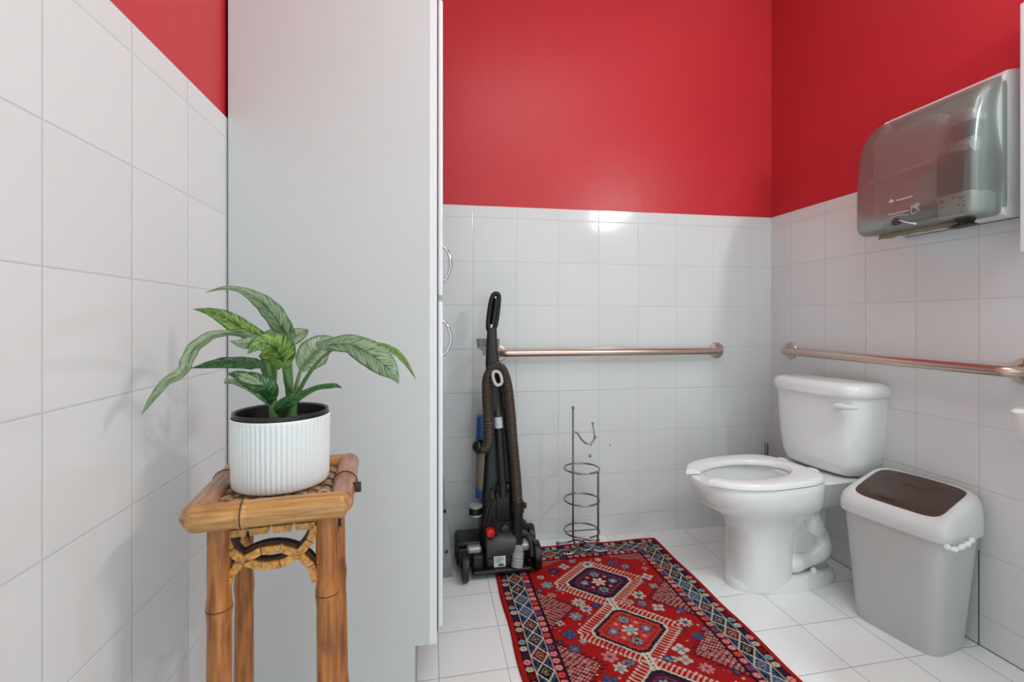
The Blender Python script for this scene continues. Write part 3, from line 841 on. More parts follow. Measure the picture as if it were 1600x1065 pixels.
# dangling cord loops
bm = bmesh.new()
for k, (dx, yb) in enumerate(((0, 832), (2.5, 828), (4.5, 838), (-3, 820), (6, 824))):
    tube(bm, spline([at(769 + dx * .3, 765, -.235), at(767 + dx, 790, -.25), at(762 + dx * 1.6, 815, -.25), at(759 + dx * 1.4, yb, -.24), at(764 + dx * 1.3, yb - 18, -.255), at(769 + dx, 780, -.25)], 6), .0034, 8)
tube(bm, spline([at(772, 770, -.24), at(773.5, 800, -.255), at(774, 825, -.255), at(777, 842, -.25), at(781, 850, -.22)], 6), .003, 8)
vobj('power_cord', bm, M['black_matte'])
# clear nozzle tool clipped on the neck
bm = bmesh.new()
a = at(744, 532, -.14); b_ = at(781, 532, -.14)
def ring_tool(z, k, grow): return srect((a.x + b_.x) / 2, -.14, (b_.x - a.x) / 2 * k, .028 * grow, z, 4, 28)
z_ = a.z
rk = [ring_tool(z_ - .065, .42, .5), ring_tool(z_ - .045, .50, .6), ring_tool(z_ - .030, .95, .95), ring_tool(z_ + .003, 1.0, 1.0), ring_tool(z_ + .008, .97, .96), ring_tool(z_ + .003, .93, .9), ring_tool(z_ - .026, .88, .85)]
loft(bm, rk); tl = vobj('clear_nozzle', bm, M['smoke_clear'], 'see-through smoky nozzle tool')
bm = bmesh.new()
for k in range(14):
    xx = a.x + .010 + k * .0035
    cyl(bm, (xx, -.15 + (k % 3) * .007, z_ - .027), (xx, -.15 + (k % 3) * .007, z_ + .0), .0013, seg=6)
obj('bristles', bm, M['bristle'], tl, world=True)

# ================================================================== RUG
def build_rug():
    W2, L = .398, 1.27
    cx0, y0 = .4635, -.068
    st = .003
    nu, nv = int(2 * W2 / st) + 1, int(L / st) + 1
    us = np.linspace(-W2, W2, nu); vs = np.linspace(0, L, nv)
    U, V = np.meshgrid(us, vs)
    rng = np.random.RandomState(3)
    C = np.zeros((nv, nu, 3))
    def col(*c): return np.array(s2l(c))
    RED, DRED, NAVY, CREAM = col(160, 26, 24), col(116, 18, 22), col(26, 26, 44), col(204, 192, 174)
    PINK, BLUE, TEAL, PURP, ORNG = col(214, 128, 128), col(52, 88, 132), col(120, 148, 156), col(92, 72, 112), col(214, 66, 54)
    BLACK = col(22, 16, 20); MAR = col(84, 20, 34)
    C[:] = RED
    eu = W2 - np.abs(U); ev = np.minimum(V, L - V)
    e = np.minimum(eu, ev); side = eu < ev
    a = np.where(side, V, U + W2)
    def put(mask, c): C[mask] = c
    # field flowers
    pal = [CREAM * .8, BLUE, TEAL, PURP, PINK * .8, NAVY * 2, BLUE]
    def flower(fu, fv, r, c1, c2, c3, pet=6, ph=0.):
        du, dv = U - fu, V - fv; d = np.hypot(du, dv); th = np.arctan2(dv, du)
        rr = r * (0.80 + 0.20 * np.cos(pet * th + ph))
        put(d < rr * 1.12, BLACK * .6 + MAR * .4); put(d < rr, c1); put((d < rr * .72) & (np.cos(pet * th + ph + PI) > -.1), c2); put(d < rr * .34, c3); put(d < rr * .16, RED)
    # side triangles of pale rows
    for vc in (.18 - .297 + .0, .475, .772, 1.069):
        for s in (1, -1):
            h = .115; ub = .262
            x = ub - s * U; t = x / .115 + np.abs(V - vc) / h
            m = (x > 0) & (t < 1.0)
            put(m, DRED)
            k = (t * 9) % 1; q = ((V - vc) / .011 + (np.floor(t * 9) % 2) * .5) % 1
            put(m & (k < .55) & (q < .62), PINK * .55 + CREAM * .35)
            put(m & (k < .55) & (q > .62) & (q < .82), NAVY)
            m2 = (x > -.02) & (t >= 1.0) & (t < 1.16)
            put(m2 & ((((V - vc) / .014) % 1) < .5), MAR)
    # corner pieces
    for s in (1, -1):
        x = .262 - s * U; yv = V - .137
        m = (x > 0) & (yv > 0) & (x / .17 + yv / .075 < 1)
        put(m, DRED); put(m & (((x + yv * 2) / .012 % 1) < .5) & ((yv / .010 % 1) < .6), PINK * .5 + CREAM * .3)
    meds = [.332, .632, .932, 1.20]
    # scatter
    for mi_, vc in enumerate(meds[:3] + [.182, 1.232]):
        pass
    spots = []
    for vc in (.332, .632, .932):
        for s in (1, -1):
            spots += [(s * .205, vc - .010, .026), (s * .155, vc - .100, .025), (s * .105, vc - .138, .024), (s * .205, vc + .065, .020), (s * .120, vc + .115, .028), (s * .175, vc + .03, .013), (s * .225, vc - .07, .016), (s * .055, vc - .158 if vc > .4 else vc - .17, .016), (s * .07, vc + .15, .016), (s * .245, vc + .03, .012)]
    for k, (fu, fv, r) in enumerate(spots):
        c1, c2, c3 = pal[k * 3 % 7], pal[(k * 5 + 2) % 7], pal[(k + 4) % 7]
        if k % 4 == 0: c1, c2 = CREAM * .9, BLUE
        flower(fu + rng.uniform(-.006, .006), fv + rng.uniform(-.006, .006), r, c1, c2, c3, pet=(4, 6, 8)[k % 3], ph=k)
    for k in range(170):
        fu, fv = rng.uniform(-.25, .25), rng.uniform(.14, 1.14); r = rng.uniform(.0035, .006)
        m = (np.abs(U - fu) + np.abs(V - fv) < r) & (np.abs(C - RED).sum(2) < 1e-6)
        put(m, (CREAM, PINK, BLUE, ORNG)[k % 4])
    # medallions
    for mi_, vc in enumerate(meds):
        du, dv = np.abs(U), np.abs(V - vc)
        d = np.maximum(du / .137 + dv / .124, np.maximum(du / .118, dv / .108) * .98)
        along = (U - (V - vc) * np.sign(U) * np.sign(V - vc) * 1.0)
        q = (along / .021) % 1
        hk = (d > 1.10) & (d < 1.46) & (V > .135)
        put(hk & (np.abs(C - RED).sum(2) > 1e-6), RED)
        put(hk & (q < .28), CREAM * .9 + ORNG * .1)
        put(hk & (d > 1.36) & (q < .58), CREAM * .9 + ORNG * .1)
        zz = .02 * np.abs(((along / .016) % 1) - .5) * 2
        put(d < 1.075 + zz, CREAM); put(d < 1.0 + zz * 1.5, NAVY * 1.2)
        base = ORNG * .75 if mi_ % 2 == 1 else MAR
        put(d < .86 + zz * 3, base)
        tt = ((along / .010) % 1 < .5)
        put((d < .80) & (d > .70) & tt, PURP if mi_ % 2 == 0 else DRED)
        f = .058
        for (x, y, c1, c2) in ((f, 0, BLUE, CREAM), (-f, 0, BLUE, CREAM), (0, f * .95, TEAL, NAVY), (0, -f * .95, TEAL, BLUE)):
            flower(x, vc + y, .023, c1, NAVY, c2, 6, 0.)
            flower(x, vc + y, .019, c1 * .8 + CREAM * .2, c2 * .6 + NAVY * .4, c2, 6, 0.5)
        flower(0, vc, .030, CREAM, BLUE if mi_ % 2 else ORNG, CREAM, 6, 0)
        for (x, y) in ((.035, .035), (-.035, .035), (.035, -.035), (-.035, -.035)): flower(x, vc + y, .009, PINK, ORNG, CREAM, 4, 0)
    # links between medallions
    for vc in (.482, .782, 1.07):
        m = (np.abs(U) < .011 + .35 * np.maximum(0, np.abs(V - vc) - .018)) & (np.abs(V - vc) < .036)
        put(m, CREAM); put((np.abs(U) < .0032) & (np.abs(V - vc) < .03) & (((V - vc) / .014 % 1) < .5), NAVY)
    m = (np.abs(U) + np.abs(V - .196) < .026); put(m, CREAM); m = (np.abs(U) + np.abs(V - .194) < .014); put(m, BLUE)
    # borders
    put(e < .137, BLACK)
    def dots(lo, hi, per, cols, bg):
        m = (e >= lo) & (e < hi); put(m, bg)
        w_ = (e - (lo + hi) / 2); k = np.floor(a / per).astype(int); q = (a / per - k - .5) * per
        dd = np.hypot(w_, q)
        for j, c in enumerate(cols):
            put(m & (dd < (hi - lo) * .40) & (k % len(cols) == j), c)
            put(m & (dd < (hi - lo) * .13) & (k % len(cols) == j), c * .4)
    dots(.015, .044, .031, [CREAM * .75, DRED, TEAL, CREAM * .85, NAVY * 2, PINK], BLACK * .7 + MAR * .3)
    dots(.103, .131, .030, [PINK, PINK * .7 + CREAM * .3, ORNG, PINK, PURP, PINK], MAR)
    put((e >= .131) & (e < .137), BLACK)
    m = (e >= .046) & (e < .101); put(m, NAVY)
    wv = (e - .046) / .055
    per = .074
    ph = (a / per) % 1; tri = np.abs(ph - .5) * 2
    k = np.floor(a / per).astype(int)
    dcx = np.abs(wv - .5) / .5 + np.abs(ph - .5) / .5
    for j, c in enumerate([BLUE * .9, MAR, NAVY * 1.6, DRED, BLACK, BLUE * .7]):
        put(m & (dcx < .95) & (k % 6 == j), c)
    put(m & (dcx < .55) & (((wv * 8 + ph * 8) % 1) < .45), CREAM * .55)
    put(m & (dcx < .30), MAR); put(m & (dcx < .14), CREAM * .8)
    put(m & (dcx > 1.35) & (dcx < 1.5), BLUE)
    put(m & (np.abs(dcx - 1.0) < .11), CREAM * .9)
    put((e >= .043) & (e < .0465), CREAM * .85); put((e >= .1005) & (e < .104), CREAM * .75)
    put(e < .0155, RED)
    # wool variation
    C *= (1 + rng.uniform(-.13, .13, (nv, nu, 1)))
    C *= (1 + rng.uniform(-.05, .05, (nv, 1, 1)))
    C = np.clip(C, 0, 1)
    # geometry: gently wavy pile with a folded edge
    wob = .004 * np.sin(U * 21 + 1.0) * np.exp(-V * 14)
    Z = .0075 + rng.uniform(-.0004, .0004, (nv, nu)) + .0012 * np.sin(V * 17) * np.sin(U * 11)
    Z = np.where(e < .003, .0045, Z)
    X = cx0 + U + .0022 * np.sin(V * 19 + .6) * np.sign(U) * (np.abs(U) / W2) ** 3
    Y = y0 - V + wob - .006 * (U / W2) 
    top = np.stack([X, Y, Z], -1).reshape(-1, 3)
    ii = np.arange(nu * nv).reshape(nv, nu)
    faces = np.stack([ii[:-1, :-1], ii[:-1, 1:], ii[1:, 1:], ii[1:, :-1]], -1).reshape(-1, 4)
    # skirt down to the floor
    loop = np.concatenate([ii[0, :-1], ii[:-1, -1], ii[-1, :0:-1], ii[:0:-1, 0]])
    bot = top[loop].copy(); bot[:, 2] = .0005
    nb = len(loop); off = nu * nv
    nx = np.roll(np.arange(nb), -1)
    sk = np.stack([loop, off + np.arange(nb), off + nx, loop[nx]], -1)
    me = bpy.data.meshes.new('rug')
    allv = np.concatenate([top, bot]); allf = np.concatenate([faces, sk])
    # origin at the rug's middle
    org = np.array([cx0, y0 - L / 2, 0]); allv = allv - org
    me.from_pydata(allv.tolist(), [], allf.tolist())
    at_ = me.color_attributes.new('wool', 'FLOAT_COLOR', 'POINT')
    cc = np.ones((len(allv), 4)); cc[:off, :3] = C.reshape(-1, 3); cc[off:, :3] = RED
    at_.data.foreach_set('color', cc.astype(np.float32).ravel())
    m, nt, b = newmat('rug_wool')
    an = N(nt, 'ShaderNodeVertexColor'); an.layer_name = 'wool'
    nt.links.new(an.outputs[0], b.inputs['Base Color']); b.inputs['Roughness'].default_value = 0.95
    b.inputs['Specular IOR Level'].default_value = 0.1
    me.materials.append(m)
    for p_ in me.polygons: p_.use_smooth = True
    o = bpy.data.objects.new('rug', me); COL.objects.link(o); o.location = tuple(org)
    tag(o, 'red oriental rug with diamond medallions lying on the tiled floor', 'rug')
build_rug()

# ================================================================== PLANT STAND
SZ = .72
psd = thing('plant_stand', 'tall bamboo plant stand near the left wall holding the potted plant', 'plant stand', (-.482, -1.218, 0), math.radians(6))
HX, HY = .114, .128
# local frame rails; r along the pole with node ridges
def pole(bm, a, b, r0, r1, nodes, seg=22, bow=None, cap=True):
    a, b = Vector(a), Vector(b); n = 80; P = []; R = []
    for k in range(n + 1):
        t = k / n; p_ = a.lerp(b, t)
        if bow: p_ += Vector(bow) * math.sin(PI * t)
        P.append(p_); rr = r0 + (r1 - r0) * t
        dmin = min([abs(t - q) for q in nodes] + [9])
        rr *= 1 + .10 * math.exp(-(dmin / .020) ** 2) - .03 * math.exp(-((dmin - .04) / .02) ** 2)
        ee = min(t, 1 - t) * (b - a).length
        if cap and ee < r0 * .6: rr *= math.sqrt(max(0.0, 1 - (1 - ee / (r0 * .6)) ** 2)) * .45 + .55
        R.append(rr)
    tube(bm, P, R, seg)
rr = .0225
for (a, b, m, nd) in (((-HX - .006, -HY, SZ), (HX + .014, -HY, SZ), 'bamboo_x', [.33]), ((-HX, HY, SZ), (HX, HY, SZ), 'bamboo_x', [.6]),
                      ((HX + .002, -HY, SZ), (HX + .002, HY + .01, SZ), 'bamboo_y', [.42]), ((-HX, -HY, SZ), (-HX, HY + .012, SZ), 'bamboo_y', [.7])):
    bm = bmesh.new(); pole(bm, a, b, rr if abs(a[1] - b[1]) < .01 and a[1] < 0 else rr * .93, rr if a[1] < 0 else rr * .9, nd)
    # dark line at each node
    r_o = obj('top_rail', bm, M[m], psd)
    A_, B_ = Vector(a), Vector(b)
    for q in nd:
        bm = bmesh.new(); c_ = A_.lerp(B_, q); d_ = (B_ - A_).normalized(); tube(bm, [c_ - d_ * .0009, c_ + d_ * .0009], rr * 1.12, 22); obj('node_ring', bm, M['bamboo_dark'], r_o)
bm = bmesh.new(); cyl(bm, (HX + .018, -.055, SZ + .004), (HX + .034, -.055, SZ + .004), .0095, seg=16, bev=.001); obj('side_peg', bm, M['bamboo_dark'], psd)
# woven top
bm = bmesh.new()
nx_, ny_ = 9, 10
for i in range(nx_):
    for j in range(ny_):
        x = -HX + .022 + (2 * HX - .044) * (i + .5) / nx_; y = -HY + .022 + (2 * HY - .044) * (j + .5) / ny_
        hx_, hy_ = (HX - .022) / nx_, (HY - .022) / ny_
        up = .004 if (i + j) % 2 == 0 else 0.0
        if (i + j) % 2 == 0: rg = [[Vector((x - hx_ * 1.15, y + hy_ * .9 * math.cos(t), SZ - .004 + up + hy_ * .45 * math.sin(t))) for t in [2 * PI * k / 10 for k in range(10)]], [Vector((x, y + hy_ * .92 * math.cos(t), SZ + .0005 + up + hy_ * .45 * math.sin(t))) for t in [2 * PI * k / 10 for k in range(10)]], [Vector((x + hx_ * 1.15, y + hy_ * .9 * math.cos(t), SZ - .004 + up + hy_ * .45 * math.sin(t))) for t in [2 * PI * k / 10 for k in range(10)]]]
        else: rg = [[Vector((x + hx_ * .9 * math.cos(t), y - hy_ * 1.15, SZ - .006 + hx_ * .45 * math.sin(t))) for t in [2 * PI * k / 10 for k in range(10)]], [Vector((x + hx_ * .92 * math.cos(t), y, SZ - .001 + hx_ * .45 * math.sin(t))) for t in [2 * PI * k / 10 for k in range(10)]], [Vector((x + hx_ * .9 * math.cos(t), y + hy_ * 1.15, SZ - .006 + hx_ * .45 * math.sin(t))) for t in [2 * PI * k / 10 for k in range(10)]]]
        loft(bm, rg)
obj('woven_top', bm, M['weave'], psd)
# legs
lr = .0190
LX, LY = .090, .100
legs = [(-LX + .009, -LY, .0, -.002), (LX, -LY, .006, -.002), (-LX, LY, -.002, .002), (LX, LY, .012, .002)]
for x, y, ox, oy in legs:
    top = Vector((x, y, SZ - .012)); bot = Vector((x + ox, y + oy, 0))
    bm = bmesh.new(); pole(bm, top, bot, lr * (.98 if y < 0 else .9), lr * 1.05, [.215, .62, .90] if y < 0 else [.31, .66])
    lo = obj('leg', bm, M['bamboo_z'], psd)
    for q in ([.215, .62, .90] if y < 0 else [.31, .66]):
        bm = bmesh.new(); c_ = top.lerp(bot, q); tube(bm, [c_ + Vector((0, 0, .0009)), c_ - Vector((0, 0, .0009))], lr * (1.10 if y < 0 else 1.03), 20); obj('node_ring', bm, M['bamboo_dark'], lo)
# arched fretwork of short bamboo pieces
def arc_pieces(bm, c, R, a0, a1, n, plane, th=.008, wd=.0135, mi=0):
    """plane: function (u,w,depth)->Vector"""
    for k in range(n):
        t0 = a0 + (a1 - a0) * (k + .03) / n; t1 = a0 + (a1 - a0) * (k + .97) / n
        ri, ro = R - wd * .5, R + wd * .5
        q = []
        for dd in (-th, th):
            for (r_, t_) in ((ri, t0), (ro, t0), (ro, t1), (ri, t1)):
                q.append(bm.verts.new(plane(c[0] + r_ * math.cos(t_), c[1] + r_ * math.sin(t_), dd)))
        for f in ((0, 1, 2, 3), (7, 6, 5, 4), (0, 4, 5, 1), (1, 5, 6, 2), (2, 6, 7, 3), (3, 7, 4, 0)):
            ff = bm.faces.new([q[g] for g in f]); ff.material_index = mi
def arc_band(bm, c, R, a0, a1, plane, th=.009, mi=1):
    n = 28; v_ = []
    for k in range(n + 1):
        t = a0 + (a1 - a0) * k / n
        v_.append([bm.verts.new(plane(c[0] + r_ * math.cos(t), c[1] + r_ * math.sin(t), d_)) for r_, d_ in ((R - .0022, -th * .2), (R + .0022, -th * .2), (R + .0022, th * 1.4), (R - .0022, th * 1.4))])
    for a_, b_ in zip(v_, v_[1:]):
        for g in range(4):
            f = bm.faces.new((a_[g], a_[(g + 1) % 4], b_[(g + 1) % 4], b_[g])); f.material_index = mi
def fret(plane, half):
    bm = bmesh.new()
    zt = SZ - .046
    # bar of pieces under the rail
    n = 4
    for k in range(n):
        u0 = -half + 2 * half * (k + .03) / n; u1 = -half + 2 * half * (k + .97) / n
        q = [bm.verts.new(plane(u, zz, d)) for d in (-.008, .008) for (u, zz) in ((u0, zt + .012), (u0 + .003, zt), (u1 - .003, zt), (u1, zt + .012))]
        for f in ((0, 1, 2, 3), (7, 6, 5, 4), (0, 4, 5, 1), (1, 5, 6, 2), (2, 6, 7, 3), (3, 7, 4, 0)): bm.faces.new([q[g] for g in f])
    R = half
    arc_pieces(bm, (0, .690), R, PI * 1.04, PI * 1.96, 7, plane)
    arc_band(bm, (0, .690), R - .009, PI * 1.04, PI * 1.96, plane)
    arc_pieces(bm, (0, .574), R, PI * .98, PI * .02, 7, plane)
    arc_band(bm, (0, .574), R + .009, PI * .98, PI * .02, plane)
    return bm
fx = LX - .017; fy = LY - .019
obj('fretwork', fret(lambda u, z, d: Vector((u, -LY + d, z)), fx), [M['bamboo_seg'], M['bamboo_dark']], psd, smooth=0)
obj('fretwork', fret(lambda u, z, d: Vector((-LX + d, u, z)), fy), [M['bamboo_seg'], M['bamboo_dark']], psd, smooth=0)
obj('fretwork', fret(lambda u, z, d: Vector((LX + d, u, z)), fy), [M['bamboo_seg'], M['bamboo_dark']], psd, smooth=0)

# ================================================================== POTTED PLANT
PX, PY = -.484, -1.215
PZ0 = SZ + .0095
pp = thing('potted_plant', 'leafy green plant in a ribbed white pot standing on the bamboo stand', 'potted plant', (PX, PY, PZ0))
bm = bmesh.new()
nf = 62; seg = nf * 8
def fl_ring(r, z, amp):
    return [Vector(((r - amp * (1 - abs(math.sin(PI * nf * k / seg))) ** 1.5) * math.cos(2 * PI * k / seg), (r - amp * (1 - abs(math.sin(PI * nf * k / seg))) ** 1.5) * math.sin(2 * PI * k / seg), z)) for k in range(seg)]
HP = .131
rk = [fl_ring(.080, 0, 0), fl_ring(.084, .002, .0), fl_ring(.0868, .006, .0022), fl_ring(.0872, .02, .0026), fl_ring(.0885, HP - .012, .0026), fl_ring(.0888, HP - .006, .0016), fl_ring(.0885, HP - .002, 0), fl_ring(.087, HP, 0), fl_ring(.085, HP - .002, 0), fl_ring(.083, .03, 0), fl_ring(.0, .03, 0)]
loft(bm, rk)
bmesh.ops.remove_doubles(bm, verts=bm.verts, dist=1e-6)
obj('pot', bm, M['pot_white'], pp, smooth=50)
bm = bmesh.new(); lathe(bm, [(.072, .04), (.082, HP - .004), (.0845, HP), (.0855, HP + .001), (.0855, HP + .0085), (.0835, HP + .009), (.080, HP + .006), (.078, HP - .02), (.068, .045)], seg=64)
obj('nursery_pot', bm, M['pot_black'], pp)
bm = bmesh.new()
rk = []
for r in (.079, .06, .04, .02, .004):
    rk.append([Vector((r * math.cos(2 * PI * k / 40), r * math.sin(2 * PI * k / 40), HP - .014 + .004 * noise.noise(Vector((r * 60, k * .9, 2))))) for k in range(40)])
loft(bm, rk, False, True)
for k in range(90):
    a_ = random.uniform(0, 2 * PI); r_ = .074 * math.sqrt(random.random()); ball(bm, (r_ * math.cos(a_), r_ * math.sin(a_), HP - .012), random.uniform(.0015, .0035), 6)
obj('soil', bm, M['soil'], pp)

def Z1(x, y): return (200 + x / 3.329, 420 + y / 3.329)     # notes were taken on an enlarged crop
def L(x, y, Y): return at(*Z1(x, y), Y)
def leaf(mat, pts, tilt=0.0, fold=.35, wav=.10, label=None, curl=0.0, petiole=None, pr=.0035, twist=0.0):
    """pts: (x, y, depth, half width in crop px) from the leaf's base to its tip"""
    P = spline([L(a, b, c) for a, b, c, d in pts], 8)
    Wd = [p_[3] / 3.329 for p_ in pts]
    n = len(P); ws_ = []
    for i in range(n):
        t = i / (n - 1) * (len(Wd) - 1); k = min(int(t), len(Wd) - 2); f = t - k
        f = f * f * (3 - 2 * f) if False else f
        ws_.append(Wd[k] * (1 - f) + Wd[k + 1] * f)
    # smooth widths
    for _ in range(3): ws_ = [ws_[0]] + [(ws_[i - 1] + 2 * ws_[i] + ws_[i + 1]) / 4 for i in range(1, n - 1)] + [ws_[-1]]
    bm = bmesh.new(); uvl = bm.loops.layers.uv.new('UVMap')
    m_ = 6; rows = []
    for i, p_ in enumerate(P):
        t = (P[min(i + 1, n - 1)] - P[max(i - 1, 0)]).normalized()
        view = (CAM - p_).normalized(); scale = (p_ - CAM).dot(Vector((math.sin(CYAW), math.cos(CYAW), 0))) / CF
        side = t.cross(view).normalized()
        a_ = tilt + twist * i / (n - 1)
        nrm = side.cross(t).normalized()
        side2 = (side * math.cos(a_) + nrm * math.sin(a_))
        nrm2 = side2.cross(t).normalized()
        w_ = ws_[i] * scale / max(.45, math.cos(a_))
        row = []
        for j in range(-m_, m_ + 1):
            s = j / m_
            lift = -fold * abs(s) ** 1.0 * w_ + curl * w_ * s * s
            wv_ = wav * w_ * abs(s) ** 2 * math.sin(i * .75 + (0 if s > 0 else 1.9) + pts[0][0])
            row.append(bm.verts.new(p_ + side2 * (s * w_) - nrm2 * (lift * -1) * 1.0 + nrm2 * wv_))
        rows.append(row)
    for i in range(n - 1):
        for j in range(2 * m_):
            f = bm.faces.new((rows[i][j], rows[i][j + 1], rows[i + 1][j + 1], rows[i + 1][j]))
            for l_, (ii, jj) in zip(f.loops, ((i, j), (i, j + 1), (i + 1, j + 1), (i + 1, j))): l_[uvl].uv = (jj / (2 * m_), ii / (n - 1))
            f.smooth = True
    bmesh.ops.recalc_face_normals(bm, faces=bm.faces)
    bmesh.ops.solidify(bm, geom=bm.faces[:], thickness=.0009)
    # keep uv on the new faces
    o = obj('leaf', bm, M[mat], pp, smooth=0, world=True)
    for p_ in o.data.polygons: p_.use_smooth = True
    if petiole:
        bm = bmesh.new(); Q = spline([L(*q) for q in petiole], 6); nn = len(Q)
        tube(bm, Q, [pr * (1.25 - .5 * i / (nn - 1)) for i in range(nn)], 10)
        obj('petiole', bm, M['stem'], pp, world=True)
    return o
Y0 = -1.215
leaf('leaf_pale', [(836, 385, -1.22, 14), (828, 350, -1.23, 40), (795, 300, -1.25, 50), (745, 225, -1.27, 52), (690, 170, -1.29, 40), (625, 128, -1.31, 24), (560, 104, -1.32, 13), (490, 101, -1.33, 9), (405, 122, -1.33, 1)], fold=.25, tilt=.35, petiole=[(850, 640, -1.215), (845, 500, -1.215), (836, 385, -1.22)])
leaf('leaf_green', [(745, 362, -1.2, 8), (690, 345, -1.19, 24), (620, 320, -1.18, 44), (545, 275, -1.17, 46), (480, 240, -1.16, 36), (410, 218, -1.15, 18), (338, 208, -1.14, 1)], fold=.2, tilt=-.2, petiole=[(760, 640, -1.215), (765, 480, -1.21), (745, 362, -1.2)])
leaf('leaf_pale', [(690, 362, -1.2, 6), (620, 345, -1.22, 16), (520, 335, -1.25, 14), (430, 352, -1.27, 24), (350, 410, -1.29, 30), (312, 478, -1.30, 30), (285, 535, -1.31, 26), (200, 590, -1.33, 22), (125, 680, -1.34, 16), (72, 757, -1.35, 1)], fold=.3, tilt=.45, wav=.16)
leaf('leaf_dark', [(700, 505, -1.2, 10), (650, 490, -1.18, 32), (570, 484, -1.16, 30), (480, 486, -1.15, 28), (400, 500, -1.14, 16), (328, 516, -1.13, 1)], fold=.25, tilt=-.3, petiole=[(750, 660, -1.215), (735, 570, -1.21), (700, 505, -1.2)])
leaf('leaf_green', [(818, 515, -1.25, 14), (805, 480, -1.26, 62), (785, 440, -1.28, 88), (755, 405, -1.30, 84), (715, 385, -1.31, 52), (670, 395, -1.32, 34), (622, 442, -1.33, 2)], fold=.15, tilt=.15, wav=.06, petiole=[(850, 650, -1.22), (835, 590, -1.24), (818, 515, -1.25)])
leaf('leaf_pale', [(745, 360, -1.29, 14), (690, 368, -1.31, 26), (640, 385, -1.32, 32), (590, 388, -1.33, 24), (532, 376, -1.34, 2)], fold=.3, tilt=.3)
leaf('leaf_pale', [(800, 400, -1.17, 10), (840, 372, -1.16, 34), (880, 345, -1.15, 40), (915, 330, -1.14, 26), (938, 316, -1.14, 2)], fold=.1, wav=.05)
leaf('leaf_pale', [(800, 360, -1.15, 10), (770, 345, -1.14, 30), (735, 335, -1.14, 22), (700, 335, -1.13, 2)], fold=.1, wav=.05)
leaf('leaf_pale', [(902, 530, -1.18, 12), (925, 490, -1.17, 58), (965, 440, -1.16, 82), (1010, 405, -1.15, 66), (1060, 395, -1.14, 44), (1118, 418, -1.13, 2)], fold=.12, wav=.05, petiole=[(868, 655, -1.21), (880, 590, -1.2), (912, 505, -1.18), (1005, 412, -1.165)])
leaf('leaf_pale', [(975, 392, -1.24, 10), (1020, 398, -1.25, 30), (1085, 392, -1.26, 40), (1150, 392, -1.27, 52), (1215, 420, -1.28, 66), (1285, 460, -1.29, 72), (1345, 510, -1.30, 56), (1385, 555, -1.305, 26), (1408, 598, -1.31, 1)], fold=.22, tilt=-.15, wav=.07, petiole=[(878, 660, -1.215), (925, 570, -1.22), (1000, 470, -1.235), (1075, 412, -1.25)])
leaf('leaf_green', [(1290, 385, -1.12, 6), (1350, 405, -1.12, 15), (1405, 440, -1.12, 17), (1450, 492, -1.12, 12), (1498, 574, -1.12, 1)], fold=.3, tilt=.3, petiole=[(1120, 400, -1.16), (1200, 385, -1.14), (1290, 385, -1.12)])
leaf('leaf_dark', [(738, 705, -1.245, 8), (735, 660, -1.26, 44), (715, 620, -1.275, 56), (660, 590, -1.28, 48), (610, 570, -1.29, 36), (565, 552, -1.295, 24), (522, 545, -1.30, 4)], fold=.35, tilt=.2)
leaf('leaf_pale', [(735, 712, -1.23, 6), (700, 665, -1.24, 20), (655, 625, -1.25, 24), (600, 600, -1.26, 20), (550, 586, -1.27, 14), (502, 585, -1.28, 12)], fold=.2, tilt=.2)
leaf('leaf_pale', [(560, 545, -1.292, 4), (600, 562, -1.294, 24), (650, 580, -1.29, 22), (700, 600, -1.285, 4)], fold=.1, wav=.03)
leaf('leaf_dark', [(762, 745, -1.25, 22), (800, 712, -1.26, 36), (850, 682, -1.27, 30), (910, 650, -1.275, 18), (980, 618, -1.28, 13), (1045, 608, -1.285, 14), (1080, 606, -1.285, 12), (1112, 618, -1.285, 2)], fold=.3, tilt=.1)
leaf('leaf_dark', [(748, 600, -1.225, 12), (738, 560, -1.225, 26), (715, 510, -1.225, 26), (700, 455, -1.225, 8)], fold=.3)
leaf('leaf_green', [(790, 520, -1.2, 6), (765, 500, -1.2, 26), (745, 475, -1.2, 24), (725, 450, -1.2, 2)], fold=.1)
# the two main stems
for pts, r in (([(755, 800, -1.225), (757, 740, -1.225), (752, 660, -1.22), (742, 590, -1.22), (722, 480, -1.22)], .0078), ([(852, 795, -1.215), (853, 720, -1.215), (842, 640, -1.22), (828, 570, -1.235), (818, 512, -1.25)], .0088)):
    bm = bmesh.new(); Q = spline([L(*q) for q in pts], 8); nn = len(Q)
    tube(bm, Q, [r * (1.15 - .5 * i / (nn - 1)) * (1 + .05 * math.sin(i * .9)) for i in range(nn)], 16)
    obj('stem', bm, M['stem'], pp, world=True)

# ================================================================== PAPER TOWEL DISPENSER
DY0, DY1 = -.70, -1.088        # far and near ends
DZ0, DZ1 = 1.365, 1.775
dsp = thing('paper_towel_dispenser', 'wall-mounted towel dispenser with a smoky see-through cover on the right wall', 'towel dispenser', (XR, (DY0 + DY1) / 2, DZ0))
XB = XR                          # wall face
# side profile (x,z) of the cover, from the bottom front to the top back
def cover_prof(k=0.0):
    pts = [(1.455, 1.352), (1.375, 1.345), (1.345, 1.350), (1.333, 1.372), (1.332, 1.45), (1.335, 1.55), (1.346, 1.64), (1.368, 1.70), (1.405, 1.742), (1.455, 1.765)]
    return pts
def spl2(pts, n): return [(p_.x, p_.y) for p_ in spline([(a, b, 0) for a, b in pts], n)]
prof = spl2(cover_prof(), 5)
bm = bmesh.new()
